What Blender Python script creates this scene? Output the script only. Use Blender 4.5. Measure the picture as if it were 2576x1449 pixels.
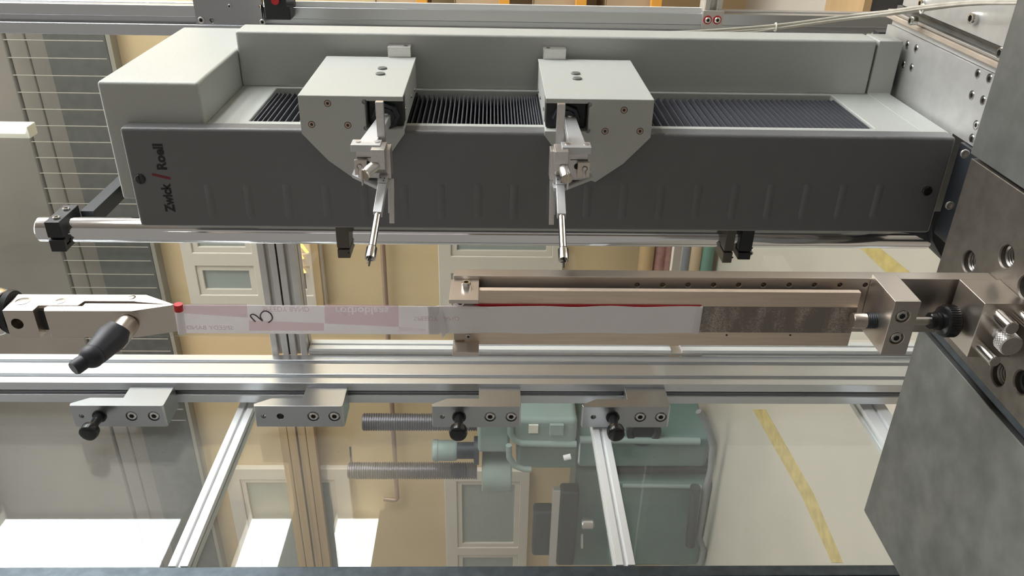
import bpy, bmesh, math, random
from mathutils import Vector, Matrix, Euler
random.seed(7)
S = bpy.context.scene
for o in list(bpy.data.objects): bpy.data.objects.remove(o)
COL = S.collection

# ---------------------------------------------------------------- camera
TH, PH, RO, F, CX, CY = math.radians(29), math.radians(1.6), .0065, 2065.0, 1288.0, 724.5
CAMP = Vector((0, 0, 1.35))
_h = Vector((-math.sin(TH), math.cos(TH), 0)); _Z = Vector((0, 0, 1)); _R = Vector((math.cos(TH), math.sin(TH), 0))
_v = math.cos(PH)*_h - math.sin(PH)*_Z; _U = math.cos(PH)*_Z + math.sin(PH)*_h
_ex = -_U*math.cos(RO) + _R*math.sin(RO); _ey = -_U*math.sin(RO) - _R*math.cos(RO)
cam = bpy.data.objects.new('camera', bpy.data.cameras.new('camera')); COL.objects.link(cam)
m = Matrix.Identity(4)
for i, c in enumerate((_ex, -_ey, -_v)):
    for j in range(3): m[j][i] = c[j]
m.translation = CAMP
cam.matrix_world = m
cam.data.sensor_width = 36; cam.data.lens = F/2576*36; cam.data.clip_start = .02; cam.data.clip_end = 100
S.camera = cam
def at(i, px, py, val):
    r = _v*F + _ex*(px-CX) + _ey*(py-CY)
    return CAMP + r*((val-CAMP[i])/r[i])
def aX(px, py, x): return at(0, px, py, x)
def aY(px, py, y): return at(1, px, py, y)
def aZ(px, py, z): return at(2, px, py, z)

# ---------------------------------------------------------------- world, light, exposure
W = bpy.data.worlds.new('world'); S.world = W; W.use_nodes = True
W.node_tree.nodes['Background'].inputs[0].default_value = (1.0, .94, .86, 1)
W.node_tree.nodes['Background'].inputs[1].default_value = .30
S.view_settings.view_transform = 'Standard'; S.view_settings.look = 'None'
S.view_settings.exposure = 0; S.view_settings.gamma = 1
try: S.view_settings.use_curve_mapping = False
except Exception: pass
def area(name, loc, rot, sx, sy, e, col=(1, 1, 1)):
    l = bpy.data.lights.new(name, 'AREA'); l.shape = 'RECTANGLE'; l.size = sx; l.size_y = sy; l.energy = e; l.color = col
    o = bpy.data.objects.new(name, l); COL.objects.link(o); o.location = loc; o.rotation_euler = rot
    return o
# added fill lights under the ceiling, out of view, no fixtures behind them
area('overhead_fill', (-1.2, 3.2, 4.9), (0, 0, 0), 1.2, 3.0, 30, (1, .97, .92))
area('overhead_fill', (-3.6, 2.4, 4.9), (0, 0, 0), 1.2, 3.0, 30, (1, .97, .92))
area('overhead_fill', (.9, 2.6, 4.9), (0, 0, 0), 1.2, 3.0, 20, (1, .98, .95))

# ---------------------------------------------------------------- materials
def new_mat(name):
    m = bpy.data.materials.new(name); m.use_nodes = True
    return m, m.node_tree.nodes, m.node_tree.links, m.node_tree.nodes['Principled BSDF']
def mat(name, col, rough=.5, metal=0, noise=0, nscale=200, bump=0, bscale=900, stretch=None, spec=.5, col2=None, lo=.35, hi=.65, rvar=0):
    m, N, L, b = new_mat(name)
    b.inputs['Base Color'].default_value = (*col, 1); b.inputs['Roughness'].default_value = rough
    b.inputs['Metallic'].default_value = metal; b.inputs['Specular IOR Level'].default_value = spec
    tc = N.new('ShaderNodeTexCoord'); mp = N.new('ShaderNodeMapping'); L.new(tc.outputs['Object'], mp.inputs[0])
    if stretch: mp.inputs['Scale'].default_value = stretch
    if noise or col2:
        n = N.new('ShaderNodeTexNoise'); n.inputs['Scale'].default_value = nscale; n.inputs['Detail'].default_value = 5
        L.new(mp.outputs[0], n.inputs[0])
        r = N.new('ShaderNodeValToRGB'); L.new(n.outputs[0], r.inputs[0])
        r.color_ramp.elements[0].position = lo; r.color_ramp.elements[1].position = hi
        c2 = col2 if col2 else tuple(c*(1-noise) for c in col)
        r.color_ramp.elements[0].color = (*c2, 1); r.color_ramp.elements[1].color = (*col, 1)
        L.new(r.outputs[0], b.inputs['Base Color'])
        if rvar:
            mr = N.new('ShaderNodeMapRange'); mr.inputs[3].default_value = rough+rvar; mr.inputs[4].default_value = rough-rvar*.5
            L.new(n.outputs[0], mr.inputs[0]); L.new(mr.outputs[0], b.inputs['Roughness'])
    if bump:
        n2 = N.new('ShaderNodeTexNoise'); n2.inputs['Scale'].default_value = bscale; n2.inputs['Detail'].default_value = 2
        L.new(mp.outputs[0], n2.inputs[0])
        bp = N.new('ShaderNodeBump'); bp.inputs['Strength'].default_value = bump; bp.inputs['Distance'].default_value = .001
        L.new(n2.outputs[0], bp.inputs['Height']); L.new(bp.outputs[0], b.inputs['Normal'])
    return m
def emit(name, col, s):
    m, N, L, b = new_mat(name)
    b.inputs['Base Color'].default_value = (*col, 1)
    b.inputs['Emission Color'].default_value = (*col, 1); b.inputs['Emission Strength'].default_value = s
    return m
def glass(name, tint=(.93, .95, .94), ior=1.5, mul=1.6, haze=0.0, hcol=(.8, .8, .8)):
    m, N, L, b = new_mat(name); N.remove(b)
    out = N['Material Output']
    t = N.new('ShaderNodeBsdfTransparent'); t.inputs[0].default_value = (*tint, 1)
    g = N.new('ShaderNodeBsdfGlossy'); g.inputs['Roughness'].default_value = .0
    fr = N.new('ShaderNodeLayerWeight'); fr.inputs[0].default_value = .5
    pw = N.new('ShaderNodeMath'); pw.operation = 'POWER'; pw.inputs[1].default_value = 5; L.new(fr.outputs['Facing'], pw.inputs[0])
    mm = N.new('ShaderNodeMath'); mm.operation = 'MULTIPLY_ADD'; mm.inputs[1].default_value = .95; mm.inputs[2].default_value = .04*mul; mm.use_clamp = True
    L.new(pw.outputs[0], mm.inputs[0])
    mx = N.new('ShaderNodeMixShader'); L.new(mm.outputs[0], mx.inputs[0]); L.new(t.outputs[0], mx.inputs[1]); L.new(g.outputs[0], mx.inputs[2])
    last = mx
    if haze:
        d = N.new('ShaderNodeBsdfDiffuse'); d.inputs[0].default_value = (*hcol, 1)
        m2 = N.new('ShaderNodeMixShader'); m2.inputs[0].default_value = haze
        L.new(mx.outputs[0], m2.inputs[1]); L.new(d.outputs[0], m2.inputs[2]); last = m2
    L.new(last.outputs[0], out.inputs[0])
    return m

M = {}
M['paint'] = mat('light grey speckled paint', (.50, .52, .49), .42, noise=.14, nscale=1100, bump=.25, bscale=1400)
M['cover'] = mat('dark grey speckled paint', (.16, .162, .168), .30, noise=.15, nscale=1200, bump=.25, bscale=1500)
M['alu'] = mat('anodised aluminium', (.70, .72, .75), .30, .9, noise=.05, nscale=60, stretch=(1, 1, .02), bump=.03)
M['alux'] = mat('anodised aluminium beam', (.69, .66, .63), .42, .85, noise=.05, nscale=60)
M['alud'] = mat('milled aluminium plate', (.72, .72, .71), .46, .75, noise=.18, nscale=35, bump=.05, bscale=300, rvar=.12, lo=.3, hi=.7)
M['block'] = mat('grey anodised block', (.47, .48, .50), .28, .95, noise=.04, nscale=900)
M['nickel'] = mat('nickel plated steel', (.66, .60, .54), .29, .95, noise=.06, nscale=1500, bump=.03, rvar=.05)
M['plate'] = mat('brushed test plate', (.80, .67, .55), .42, .8, noise=.10, nscale=400, stretch=(1, 1, .05), rvar=.05)
M['steel'] = mat('polished steel', (.78, .76, .73), .16, 1, noise=.05, nscale=300)
M['chrome'] = mat('chromed tube', (.80, .80, .82), .09, 1)
M['dull'] = mat('dull bright metal', (.70, .68, .66), .35, .95, noise=.08, nscale=500)
M['white_alu'] = mat('bright satin aluminium', (.60, .61, .62), .40, .6)
M['frame_white'] = mat('white coated frame profile', (.84, .86, .87), .35, .2)
M['black'] = mat('black oxide', (.018, .020, .023), .45, bump=.08)
M['gloss_black'] = mat('glossy black plastic', (.012, .012, .013), .18)
M['rubber'] = mat('black rubber grip', (.022, .024, .034), .48, bump=.05)
M['socket'] = mat('dark socket', (.02, .02, .02), .6)
M['bracket'] = mat('blackened bracket', (.035, .040, .048), .42, .3)
M['clampdark'] = mat('dark bronze clamp', (.12, .105, .09), .42, .5)
M['bellows'] = mat('black folded bellows', (.075, .077, .090), .55, noise=.2, nscale=700)
M['slab'] = mat('worn steel slab', (.20, .18, .155), .44, .75, nscale=42, bump=.12, bscale=260, col2=(.125, .11, .095), rvar=.16, lo=.3, hi=.72)
M['slabg'] = mat('worn grey steel plate', (.275, .28, .27), .46, .75, nscale=30, bump=.10, bscale=240, col2=(.19, .195, .188), rvar=.14, lo=.3, hi=.72)
M['barblue'] = mat('dark blued steel bar', (.09, .11, .13), .38, .7, noise=.3, nscale=60)
def paper(name, col, k=.35, bump=0):
    m = mat(name, col, .5, bump=bump, bscale=700, noise=.03, nscale=60); N = m.node_tree.nodes; L = m.node_tree.links
    tr = N.new('ShaderNodeBsdfTranslucent'); tr.inputs[0].default_value = (*col, 1)
    mx = N.new('ShaderNodeMixShader'); mx.inputs[0].default_value = k
    L.new(N['Principled BSDF'].outputs[0], mx.inputs[1]); L.new(tr.outputs[0], mx.inputs[2]); L.new(mx.outputs[0], N['Material Output'].inputs[0])
    return m
M['tape'] = paper('white tape liner', (.96, .94, .95), .42)
M['weave'] = paper('woven white tape', (.99, .97, .985), .12, bump=.15)
def ink(name, col, k):
    m = mat(name, col, .6); N = m.node_tree.nodes; L = m.node_tree.links
    tr = N.new('ShaderNodeBsdfTransparent'); mx = N.new('ShaderNodeMixShader'); mx.inputs[0].default_value = k
    L.new(tr.outputs[0], mx.inputs[1]); L.new(N['Principled BSDF'].outputs[0], mx.inputs[2]); L.new(mx.outputs[0], N['Material Output'].inputs[0])
    return m
M['pink'] = ink('faded pink print', (.95, .62, .70), .42)
M['pinkb'] = ink('faded pink lettered field', (.95, .64, .72), .25)
M['pinkl'] = ink('pale pink print', (.95, .70, .78), .22)
M['letter'] = ink('faded print letters', (.85, .55, .60), .45)
M['letterw'] = mat('pale print letters', (.95, .88, .89), .6)
M['red'] = mat('red adhesive', (.55, .02, .03), .4)
M['ink'] = mat('black marker', (.11, .07, .10), .6)
M['logo'] = mat('black logo print', (.006, .006, .006), .5)
M['logored'] = mat('dark red logo print', (.16, .012, .016), .5)
M['cable'] = mat('grey white cable', (.52, .49, .42), .5, noise=.2, nscale=60)
M['tie'] = mat('white cable tie', (.75, .74, .66), .45)
M['wall'] = mat('yellow plaster', (.62, .465, .265), .8, noise=.05, nscale=3, bump=.1, bscale=60)
M['upper'] = mat('taupe upper wall', (.22, .195, .165), .85, noise=.15, nscale=2)
M['band'] = mat('dark grey band', (.095, .095, .085), .8, noise=.2, nscale=20)
M['rail'] = mat('dark handrail', (.10, .09, .075), .6)
M['balu'] = mat('pale baluster paint', (.27, .245, .20), .6)
M['frame'] = mat('cream window frame', (.60, .54, .46), .6)
M['floor'] = mat('pale screed floor', (.60, .555, .475), .45, nscale=1.6, col2=(.50, .465, .40), lo=.3, hi=.65)
M['yellow'] = mat('worn yellow floor paint', (.62, .49, .19), .6, noise=.25, nscale=18)
M['teal'] = mat('teal machine paint', (.12, .195, .18), .38, noise=.12, nscale=8)
M['teall'] = mat('pale teal machine paint', (.27, .345, .325), .38, noise=.06, nscale=8)
M['thread'] = mat('dark threaded spindle', (.13, .12, .14), .35, .5)
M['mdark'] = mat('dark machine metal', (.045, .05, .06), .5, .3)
M['wood'] = mat('light brown timber', (.50, .34, .17), .7, noise=.2, nscale=12, stretch=(.1, 1, 1))
M['orange'] = mat('orange rack paint', (.80, .37, .05), .5)
M['card'] = mat('cardboard', (.56, .42, .27), .8, noise=.1, nscale=9)
M['bin'] = mat('dark bin plastic', (.04, .04, .045), .5)
M['greybin'] = mat('grey parts bin', (.22, .23, .25), .5)
M['purple'] = mat('purple sack', (.14, .09, .24), .6)
M['pipe'] = mat('copper brown pipe', (.36, .24, .17), .4, .4)
M['ceil'] = mat('ceiling', (.55, .53, .50), .9)
M['hallwall'] = mat('pale hall wall', (.50, .47, .42), .9)
M['win'] = emit('overcast window light', (.95, .98, 1.0), 15)
M['lamp'] = emit('tube lamp', (1, .98, .94), 1.1)
M['warmlamp'] = emit('warm lamp', (1, .62, .16), 1.6)
M['pane'] = glass('clear safety pane', mul=1.25, haze=.045)
M['pane2'] = glass('rear safety pane', mul=1.0, haze=.01)
M['threadm'] = mat('darkened thread metal', (.20, .19, .18), .28, .95)  # metal darkened to carry the shade inside the threaded holes
M['peach'] = mat('aged sealing strip', (.50, .42, .34), .6, noise=.15, nscale=40)
M['oval'] = mat('grey plastic plug', (.13, .14, .135), .5)
M['copper'] = mat('copper tinted screw', (.50, .36, .28), .35, .8)
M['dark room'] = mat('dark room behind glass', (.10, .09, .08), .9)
M['books'] = mat('folded red textile', (.40, .20, .17), .8, noise=.3, nscale=25)
M['green'] = mat('green fabric', (.16, .28, .22), .8)
def ribbed():
    m, N, L, b = new_mat('ribbed grey green glass')
    tc = N.new('ShaderNodeTexCoord'); w = N.new('ShaderNodeTexWave'); w.inputs['Scale'].default_value = 48; w.bands_direction = 'Z'
    L.new(tc.outputs['Object'], w.inputs[0])
    r = N.new('ShaderNodeValToRGB'); r.color_ramp.elements[0].color = (.26, .285, .26, 1); r.color_ramp.elements[1].color = (.32, .345, .315, 1)
    L.new(w.outputs[0], r.inputs[0]); L.new(r.outputs[0], b.inputs['Base Color'])
    bp = N.new('ShaderNodeBump'); bp.inputs['Strength'].default_value = .3; L.new(w.outputs[0], bp.inputs['Height']); L.new(bp.outputs[0], b.inputs['Normal'])
    b.inputs['Roughness'].default_value = .25
    return m
M['ribbed'] = ribbed()
def residue():
    m, N, L, b = new_mat('glue residue')
    tc = N.new('ShaderNodeTexCoord')
    v = N.new('ShaderNodeTexNoise'); v.inputs['Scale'].default_value = 900; v.inputs['Detail'].default_value = 3; v.inputs['Distortion'].default_value = 1.2
    L.new(tc.outputs['Object'], v.inputs[0])
    n = N.new('ShaderNodeTexNoise'); n.inputs['Scale'].default_value = 70; n.inputs['Detail'].default_value = 2
    mp = N.new('ShaderNodeMapping'); mp.inputs['Scale'].default_value = (.3, 1, 1); L.new(tc.outputs['Object'], mp.inputs[0]); L.new(mp.outputs[0], n.inputs[0])
    mu = N.new('ShaderNodeMath'); mu.operation = 'MULTIPLY'; L.new(v.outputs[0], mu.inputs[0]); L.new(n.outputs[0], mu.inputs[1])
    r = N.new('ShaderNodeValToRGB'); L.new(mu.outputs[0], r.inputs[0])
    e = r.color_ramp.elements; e[0].position = .24; e[0].color = (.22, .19, .165, 1); e[1].position = .42; e[1].color = (.55, .49, .43, 1)
    L.new(r.outputs[0], b.inputs['Base Color'])
    bp = N.new('ShaderNodeBump'); bp.inputs['Strength'].default_value = .5; bp.inputs['Distance'].default_value = .001
    L.new(v.outputs[0], bp.inputs['Height']); L.new(bp.outputs[0], b.inputs['Normal'])
    b.inputs['Roughness'].default_value = .5; b.inputs['Metallic'].default_value = .2
    return m
M['residue'] = residue()

# ---------------------------------------------------------------- mesh helpers
class G:
    def __init__(s): s.v = []; s.f = []
    def add(s, vs, fs):
        k = len(s.v); s.v += [tuple(p) for p in vs]; s.f += [tuple(i+k for i in f) for f in fs]; return s
    def box(s, x0, x1, y0, y1, z0, z1):
        if x0 > x1: x0, x1 = x1, x0
        if y0 > y1: y0, y1 = y1, y0
        if z0 > z1: z0, z1 = z1, z0
        return s.add([(x0, y0, z0), (x1, y0, z0), (x1, y1, z0), (x0, y1, z0), (x0, y0, z1), (x1, y0, z1), (x1, y1, z1), (x0, y1, z1)],
                     [(0, 3, 2, 1), (4, 5, 6, 7), (0, 1, 5, 4), (1, 2, 6, 5), (2, 3, 7, 6), (3, 0, 4, 7)])
    def prism(s, ax, pts, a0, a1):
        # pts in the plane of the two other axes, in order (x,y,z without ax)
        def mk(p, a):
            q = list(p); q.insert(ax, a); return q
        n = len(pts)
        return s.add([mk(p, a0) for p in pts]+[mk(p, a1) for p in pts],
                     [tuple(range(n)), tuple(range(2*n-1, n-1, -1))]+[(i, i+n, (i+1) % n+n, (i+1) % n) for i in range(n)])
    def hull2(s, A, B):
        n = len(A)
        return s.add(list(A)+list(B), [tuple(range(n)), tuple(range(2*n-1, n-1, -1))]+[(i, i+n, (i+1) % n+n, (i+1) % n) for i in range(n)])
    def lathe(s, p0, axis, prof, n=28, hexr=()):
        # prof: list (t along axis, radius)
        p0 = Vector(p0); a = Vector(axis).normalized()
        u = a.orthogonal().normalized(); w = a.cross(u)
        vs = []; fs = []
        for k, (t, r) in enumerate(prof):
            for i in range(n):
                th = 2*math.pi*i/n; rr = r
                if k in hexr: rr = r/math.cos(((th+math.pi/6) % (math.pi/3))-math.pi/6)
                vs.append(p0+a*t+(u*math.cos(th)+w*math.sin(th))*rr)
        for k in range(len(prof)-1):
            for i in range(n):
                j = (i+1) % n
                fs.append((k*n+i, k*n+j, (k+1)*n+j, (k+1)*n+i))
        fs.append(tuple(range(n-1, -1, -1))); fs.append(tuple(range((len(prof)-1)*n, len(prof)*n)))
        return s.add(vs, fs)
    def cyl(s, p0, p1, r, r1=None, n=24):
        d = Vector(p1)-Vector(p0)
        return s.lathe(p0, d, [(0, r), (d.length, r if r1 is None else r1)], n)
    def tube(s, pts, r, n=12, closed=False):
        pts = [Vector(p) for p in pts]; rings = []; u = None; vs = []; fs = []
        N = len(pts)
        for i, p in enumerate(pts):
            if closed: t = pts[(i+1) % N]-pts[i-1]
            else: t = pts[min(i+1, N-1)]-pts[max(i-1, 0)]
            t.normalize()
            if u is None: u = t.orthogonal().normalized()
            u = (u-t*u.dot(t)).normalized(); w = t.cross(u)
            rr = r[i] if isinstance(r, (list, tuple)) else r
            for k in range(n):
                a = 2*math.pi*k/n; vs.append(p+(u*math.cos(a)+w*math.sin(a))*rr)
        for i in range(N if closed else N-1):
            for k in range(n):
                a, b = i*n+k, i*n+(k+1) % n; c, d = ((i+1) % N)*n+(k+1) % n, ((i+1) % N)*n+k
                fs.append((a, b, c, d))
        if not closed: fs.append(tuple(range(n-1, -1, -1))); fs.append(tuple(range((N-1)*n, N*n)))
        return s.add(vs, fs)
    def sphere(s, c, r, sc=(1, 1, 1), n=16):
        prof = []
        vs = []; fs = []
        for i in range(1, n):
            th = math.pi*i/n
            for k in range(n):
                a = 2*math.pi*k/n
                vs.append(Vector(c)+Vector((math.sin(th)*math.cos(a)*r*sc[0], math.sin(th)*math.sin(a)*r*sc[1], math.cos(th)*r*sc[2])))
        for i in range(n-2):
            for k in range(n): fs.append((i*n+k, (i+1)*n+k, (i+1)*n+(k+1) % n, i*n+(k+1) % n))
        fs.append(tuple(range(n))); fs.append(tuple(range((n-1)*n-1, (n-2)*n-1, -1)))
        return s.add(vs, fs)
def world_origin(o):
    p = Vector((0, 0, 0))
    while o: p += o.location; o = o.parent
    return p
def build(name, g, m, parent=None, bevel=0, seg=2, ang=35, cut=None, loc=None):
    me = bpy.data.meshes.new(name)
    org = world_origin(parent) if parent else (Vector(loc) if loc is not None else Vector((0, 0, 0)))
    if parent is None and loc is None and g.v:
        xs = list(zip(*g.v)); org = Vector(((min(xs[0])+max(xs[0]))/2, (min(xs[1])+max(xs[1]))/2, min(xs[2])))
    me.from_pydata([tuple(Vector(p)-org) for p in g.v], [], g.f); me.update()
    def fix(me):
        bm = bmesh.new(); bm.from_mesh(me); bmesh.ops.recalc_face_normals(bm, faces=bm.faces)
        for f in bm.faces: f.smooth = True
        for e in bm.edges:
            if len(e.link_faces) == 2 and e.calc_face_angle(0) > math.radians(ang): e.smooth = False
        bm.to_mesh(me); bm.free()
    fix(me)
    o = bpy.data.objects.new(name, me); COL.objects.link(o)
    if parent: o.parent = parent
    else: o.location = org
    if cut:
        cme = bpy.data.meshes.new('tmp'); cme.from_pydata([tuple(Vector(p)-org) for p in cut.v], [], cut.f)
        bm = bmesh.new(); bm.from_mesh(cme); bmesh.ops.recalc_face_normals(bm, faces=bm.faces); bm.to_mesh(cme); bm.free()
        co = bpy.data.objects.new('tmp', cme); COL.objects.link(co)
        keep = o.parent; ol = o.location.copy(); o.parent = None; o.location = (0, 0, 0)
        md = o.modifiers.new('b', 'BOOLEAN'); md.operation = 'DIFFERENCE'; md.solver = 'EXACT'; md.use_self = True; md.object = co
        bpy.context.view_layer.update()
        dg = bpy.context.evaluated_depsgraph_get()
        nm = bpy.data.meshes.new_from_object(o.evaluated_get(dg)); nm.name = name
        o.modifiers.clear(); o.data = nm; bpy.data.objects.remove(co); bpy.data.meshes.remove(cme)
        fix(nm); o.parent = keep; o.location = ol
    o.data.materials.clear(); o.data.materials.append(m)
    if bevel:
        b = o.modifiers.new('bevel', 'BEVEL'); b.width = bevel; b.segments = seg; b.limit_method = 'ANGLE'; b.angle_limit = math.radians(40); b.harden_normals = True
    return o
def thing(name, label, cat, loc, group=None):
    o = bpy.data.objects.new(name, None); COL.objects.link(o); o.location = loc; o.empty_display_size = .05
    o['label'] = label; o['category'] = cat
    if group: o['group'] = group
    return o
def tag(o, label, cat, group=None):
    o['label'] = label; o['category'] = cat
    if group: o['group'] = group
    return o
def struct(o): o['kind'] = 'structure'; return o
def lab(o, l): o['label'] = l; return o
def capscrew(pos, axis, r, h, m, parent, name='screw', hexa=.5):
    # pos: seat, axis: outward
    prof = [(0, r), (h*.8, r), (h, r*.86), (h, r*hexa*1.0), (h-r*.55, r*hexa), (h-r*.55, .0001)]
    o = build(name, G().lathe(pos, axis, prof, 24, hexr=(3, 4)), m, parent, ang=30)
    s = G().lathe(Vector(pos)+Vector(axis).normalized()*(h-r*.54), axis, [(0, r*hexa*.98), (.0002, r*hexa*.98)], 24, hexr=(0, 1))
    build('socket', s, M['socket'], o)
    return o
def section(a0, a1, b0, b1, na, nb, sw=.010, sd=.010):
    # rectangle with slots: na slots along the a-direction sides, nb along b
    P = []
    def side(p, q, n, inward):
        P.append(p)
        L = math.dist(p, q); d = ((q[0]-p[0])/L, (q[1]-p[1])/L)
        for i in range(n):
            c = L*(i+.5)/n
            for t, dep in ((c-sw/2-.001, 0), (c-sw/2, .0012), (c-sw/2, sd*.45), (c-sw*.9, sd*.5), (c-sw*.55, sd), (c+sw*.55, sd), (c+sw*.9, sd*.5), (c+sw/2, sd*.45), (c+sw/2, .0012), (c+sw/2+.001, 0)):
                P.append((p[0]+d[0]*t+inward[0]*dep, p[1]+d[1]*t+inward[1]*dep))
    side((a0, b0), (a1, b0), na, (0, 1)); side((a1, b0), (a1, b1), nb, (-1, 0))
    side((a1, b1), (a0, b1), na, (0, -1)); side((a0, b1), (a0, b0), nb, (1, 0))
    return P
def textmesh(name, body, size, origin, adv, up, m, parent, bold=0, thick=.0001, width=None, nrm=(0, -1, 0)):
    cu = bpy.data.curves.new(name, 'FONT'); cu.body = body; cu.size = size; cu.offset = bold; cu.resolution_u = 3
    to = bpy.data.objects.new(name, cu); COL.objects.link(to); bpy.context.view_layer.update()
    me = bpy.data.meshes.new_from_object(to.evaluated_get(bpy.context.evaluated_depsgraph_get())); bpy.data.objects.remove(to)
    adv = Vector(adv); up = Vector(up); org = world_origin(parent)
    mx = max(v.co.x for v in me.vertices); k = (width/mx) if width else 1
    bm = bmesh.new(); bm.from_mesh(me)
    for v in bm.verts:
        v.co = Vector(origin)+adv*v.co.x*k+up*v.co.y-org+Vector(nrm)*thick
    bm.to_mesh(me); bm.free()
    me.materials.clear(); me.materials.append(m); me.name = name
    o = bpy.data.objects.new(name, me); COL.objects.link(o); o.parent = parent
    return o
def patch(name, corners, m, parent):
    return build(name, G().add(corners, [tuple(range(len(corners)))]), m, parent)

# ================================================================ HALL (setting)
BW = 4.5; RW = 2.36
struct(build('floor', G().box(-9, 2.6, -3, BW+.1, -.1, 0), M['floor']))
wb = struct(build('wall_back', G().box(-9, 3, BW, BW+.2, 0, 3.35), M['wall']))
struct(build('wall_upper_back', G().box(-9, 3, BW, BW+.2, 3.35, 5.0), M['upper']))
struct(build('ceiling', G().box(-9, 3, -.5, BW+.2, 5.0, 5.1), M['ceil']))
# right wall with long windows
zs = [(2.10, 2.47), (2.72, 3.09), (3.50, 4.85)]
WY = .5
wr = G().box(RW, RW+.2, -3, WY, 0, 5.0).box(RW, RW+.2, WY, BW, 0, zs[0][0]).box(RW, RW+.2, WY, BW, zs[0][1], zs[1][0]).box(RW, RW+.2, WY, BW, zs[1][1], zs[2][0]).box(RW, RW+.2, WY, BW, zs[2][1], 5.0)
struct(build('wall_right', wr, M['hallwall']))
n = 1
for (z0, z1) in zs:
    fr = G(); k = WY+.03
    while k < 4.3:
        fr.box(RW+.01, RW+.09, k-.03, k+.03, z0, z1); k += 1.46
    fr.box(RW+.01, RW+.09, WY, BW-.05, z0, z0+.03).box(RW+.01, RW+.09, WY, BW-.05, z1-.03, z1)
    w = struct(build('window_%d' % n, fr, M['frame'])); n += 1
    build('pane', G().box(RW+.10, RW+.12, WY, BW-.05, z0, z1), M['win'], w)
# floor marking
for (pts) in ([(1893, 1030), (1925, 1030), (2045, 1240), (2120, 1415), (2092, 1415), (2015, 1245)], [(2158, 618), (2205, 618), (2300, 694), (2238, 694)]):
    vs = [aZ(x, y, .002) for x, y in pts]
    struct(build('trim_%d' % n, G().hull2(vs, [v-Vector((0, 0, .0015)) for v in vs]), M['yellow'])); n += 1

# hall windows in the back wall
def hall_window(idx, x0, x1, z0, z1, panes, extra=None):
    g = G().box(x0, x1, BW-.05, BW-.002, z0, z1)
    c = G()
    for (a, b, c0, c1) in panes: c.box(a, b, BW-.2, BW-.012, c0, c1)
    w = struct(build('window_%d' % idx, g, M['frame'], bevel=.006, cut=c))
    for (a, b, c0, c1) in panes:
        build('sash', G().box(a, b, BW-.040, BW-.016, c0, c1), M['frame'], w, bevel=.003, cut=G().box(a+.035, b-.035, BW-.2, BW, c0+.035, c1-.035))
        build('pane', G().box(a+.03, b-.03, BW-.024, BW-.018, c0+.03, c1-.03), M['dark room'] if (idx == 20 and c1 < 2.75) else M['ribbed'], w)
    return w
w1 = hall_window(20, -2.62, -1.70, 2.36, 3.20, [(-2.53, -2.33, 2.44, 2.70), (-2.53, -2.33, 2.78, 3.13), (-2.24, -1.80, 2.44, 2.70), (-2.24, -1.80, 2.78, 3.13)])
build('trim_board', G().box(-2.60, -1.7, BW-.07, BW-.05, 2.375, 2.42), M['wood'], w1)
hall_window(21, -2.75, -1.6, .90, 1.66, [(-2.70, -2.37, .97, 1.58), (-2.25, -1.7, .97, 1.58)])
hall_window(22, -5.4, -3.93, 2.33, 3.2, [(-5.3, -4.03, 2.44, 3.10)])
hall_window(23, -5.6, -3.95, 1.05, 1.66, [(-4.7, -4.05, 1.12, 1.57), (-5.5, -4.78, 1.12, 1.57)])
# warm lamps seen in the small panes
wl = thing('wall_lamp', 'small orange glowing lamp strips seen in the cream hall window', 'lamp', (-2.3, BW-.06, 2.5))
for (px, py, a) in ((750, 640, .5), (742, 660, .8), (756, 676, -.3), (762, 625, .3)):
    p = aY(px, py, BW-.075)
    build('lamp_strip', G().prism(1, [(p.x-.030, p.z-.030), (p.x-.030, p.z-.014), (p.x+.030, p.z+.022), (p.x+.030, p.z+.006)], p.y, p.y+.012), M['warmlamp'], wl)
# gallery above the back wall
gal = thing('gallery_railing', 'dark gallery parapet with thin pale balusters above the yellow wall', 'railing', (-2, 4.4, 3.35))
build('fascia', G().box(-8, .2, 4.44, 4.5, 3.37, 3.69), M['band'], gal)
build('lower_trim', G().box(-8, .2, 4.42, 4.5, 3.335, 3.358), M['balu'], gal)
build('handrail', G().cyl((-8, 4.4, 3.87), (.2, 4.4, 3.87), .012), M['rail'], gal)
build('mid_rail', G().cyl((-8, 4.42, 3.775), (.2, 4.42, 3.775), .006), M['rail'], gal)
bal = build('baluster', G().cyl((0, 4.39, 3.36), (0, 4.39, 3.87), .003, n=8), M['balu'], gal)
x = -.985
bal.location.x = x
while x > -3.4:
    x -= .0915; c = bal.copy(); COL.objects.link(c); c.parent = gal; c.location.x = x
pi = build('wall_pipe', G().tube([(-1.2, 4.45, 1.985), (-4.05, 4.45, 2.0), (-4.2, 4.45, 2.0), (-4.215, 4.45, 2.01), (-4.22, 4.45, 2.03), (-4.21, 4.45, 2.10)], .016), M['pipe'])
tag(pi, 'thin brown pipe running along the yellow wall with a bent end', 'pipe')
tb = thing('timber_boards', 'row of light brown timber boards fixed along the yellow wall', 'boards', (-4.5, 4.42, 2.5))
for i in range(4):
    z = 2.525+i*.062
    build('board', G().box(-7, -3.2, 4.40+.012*(i % 2), 4.45, z, z+.054), M['wood'], tb, bevel=.003)
lm = thing('tube_lamp', 'white tube lamp fixture hanging under the hall ceiling', 'lamp', (-1.6, 3.9, 4.0))
a = aY(0, 333, 3.9); b = aY(72, 333, 3.9)
build('lamp_housing', G().box(a.x-.03, a.x+.03, 3.9, 3.98, b.z, a.z+1.2), M['tie'], lm, bevel=.004)
build('tube', G().cyl((a.x+.012, 3.885, b.z+.01), (a.x+.012, 3.885, a.z+1.1), .012), M['lamp'], lm)

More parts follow.
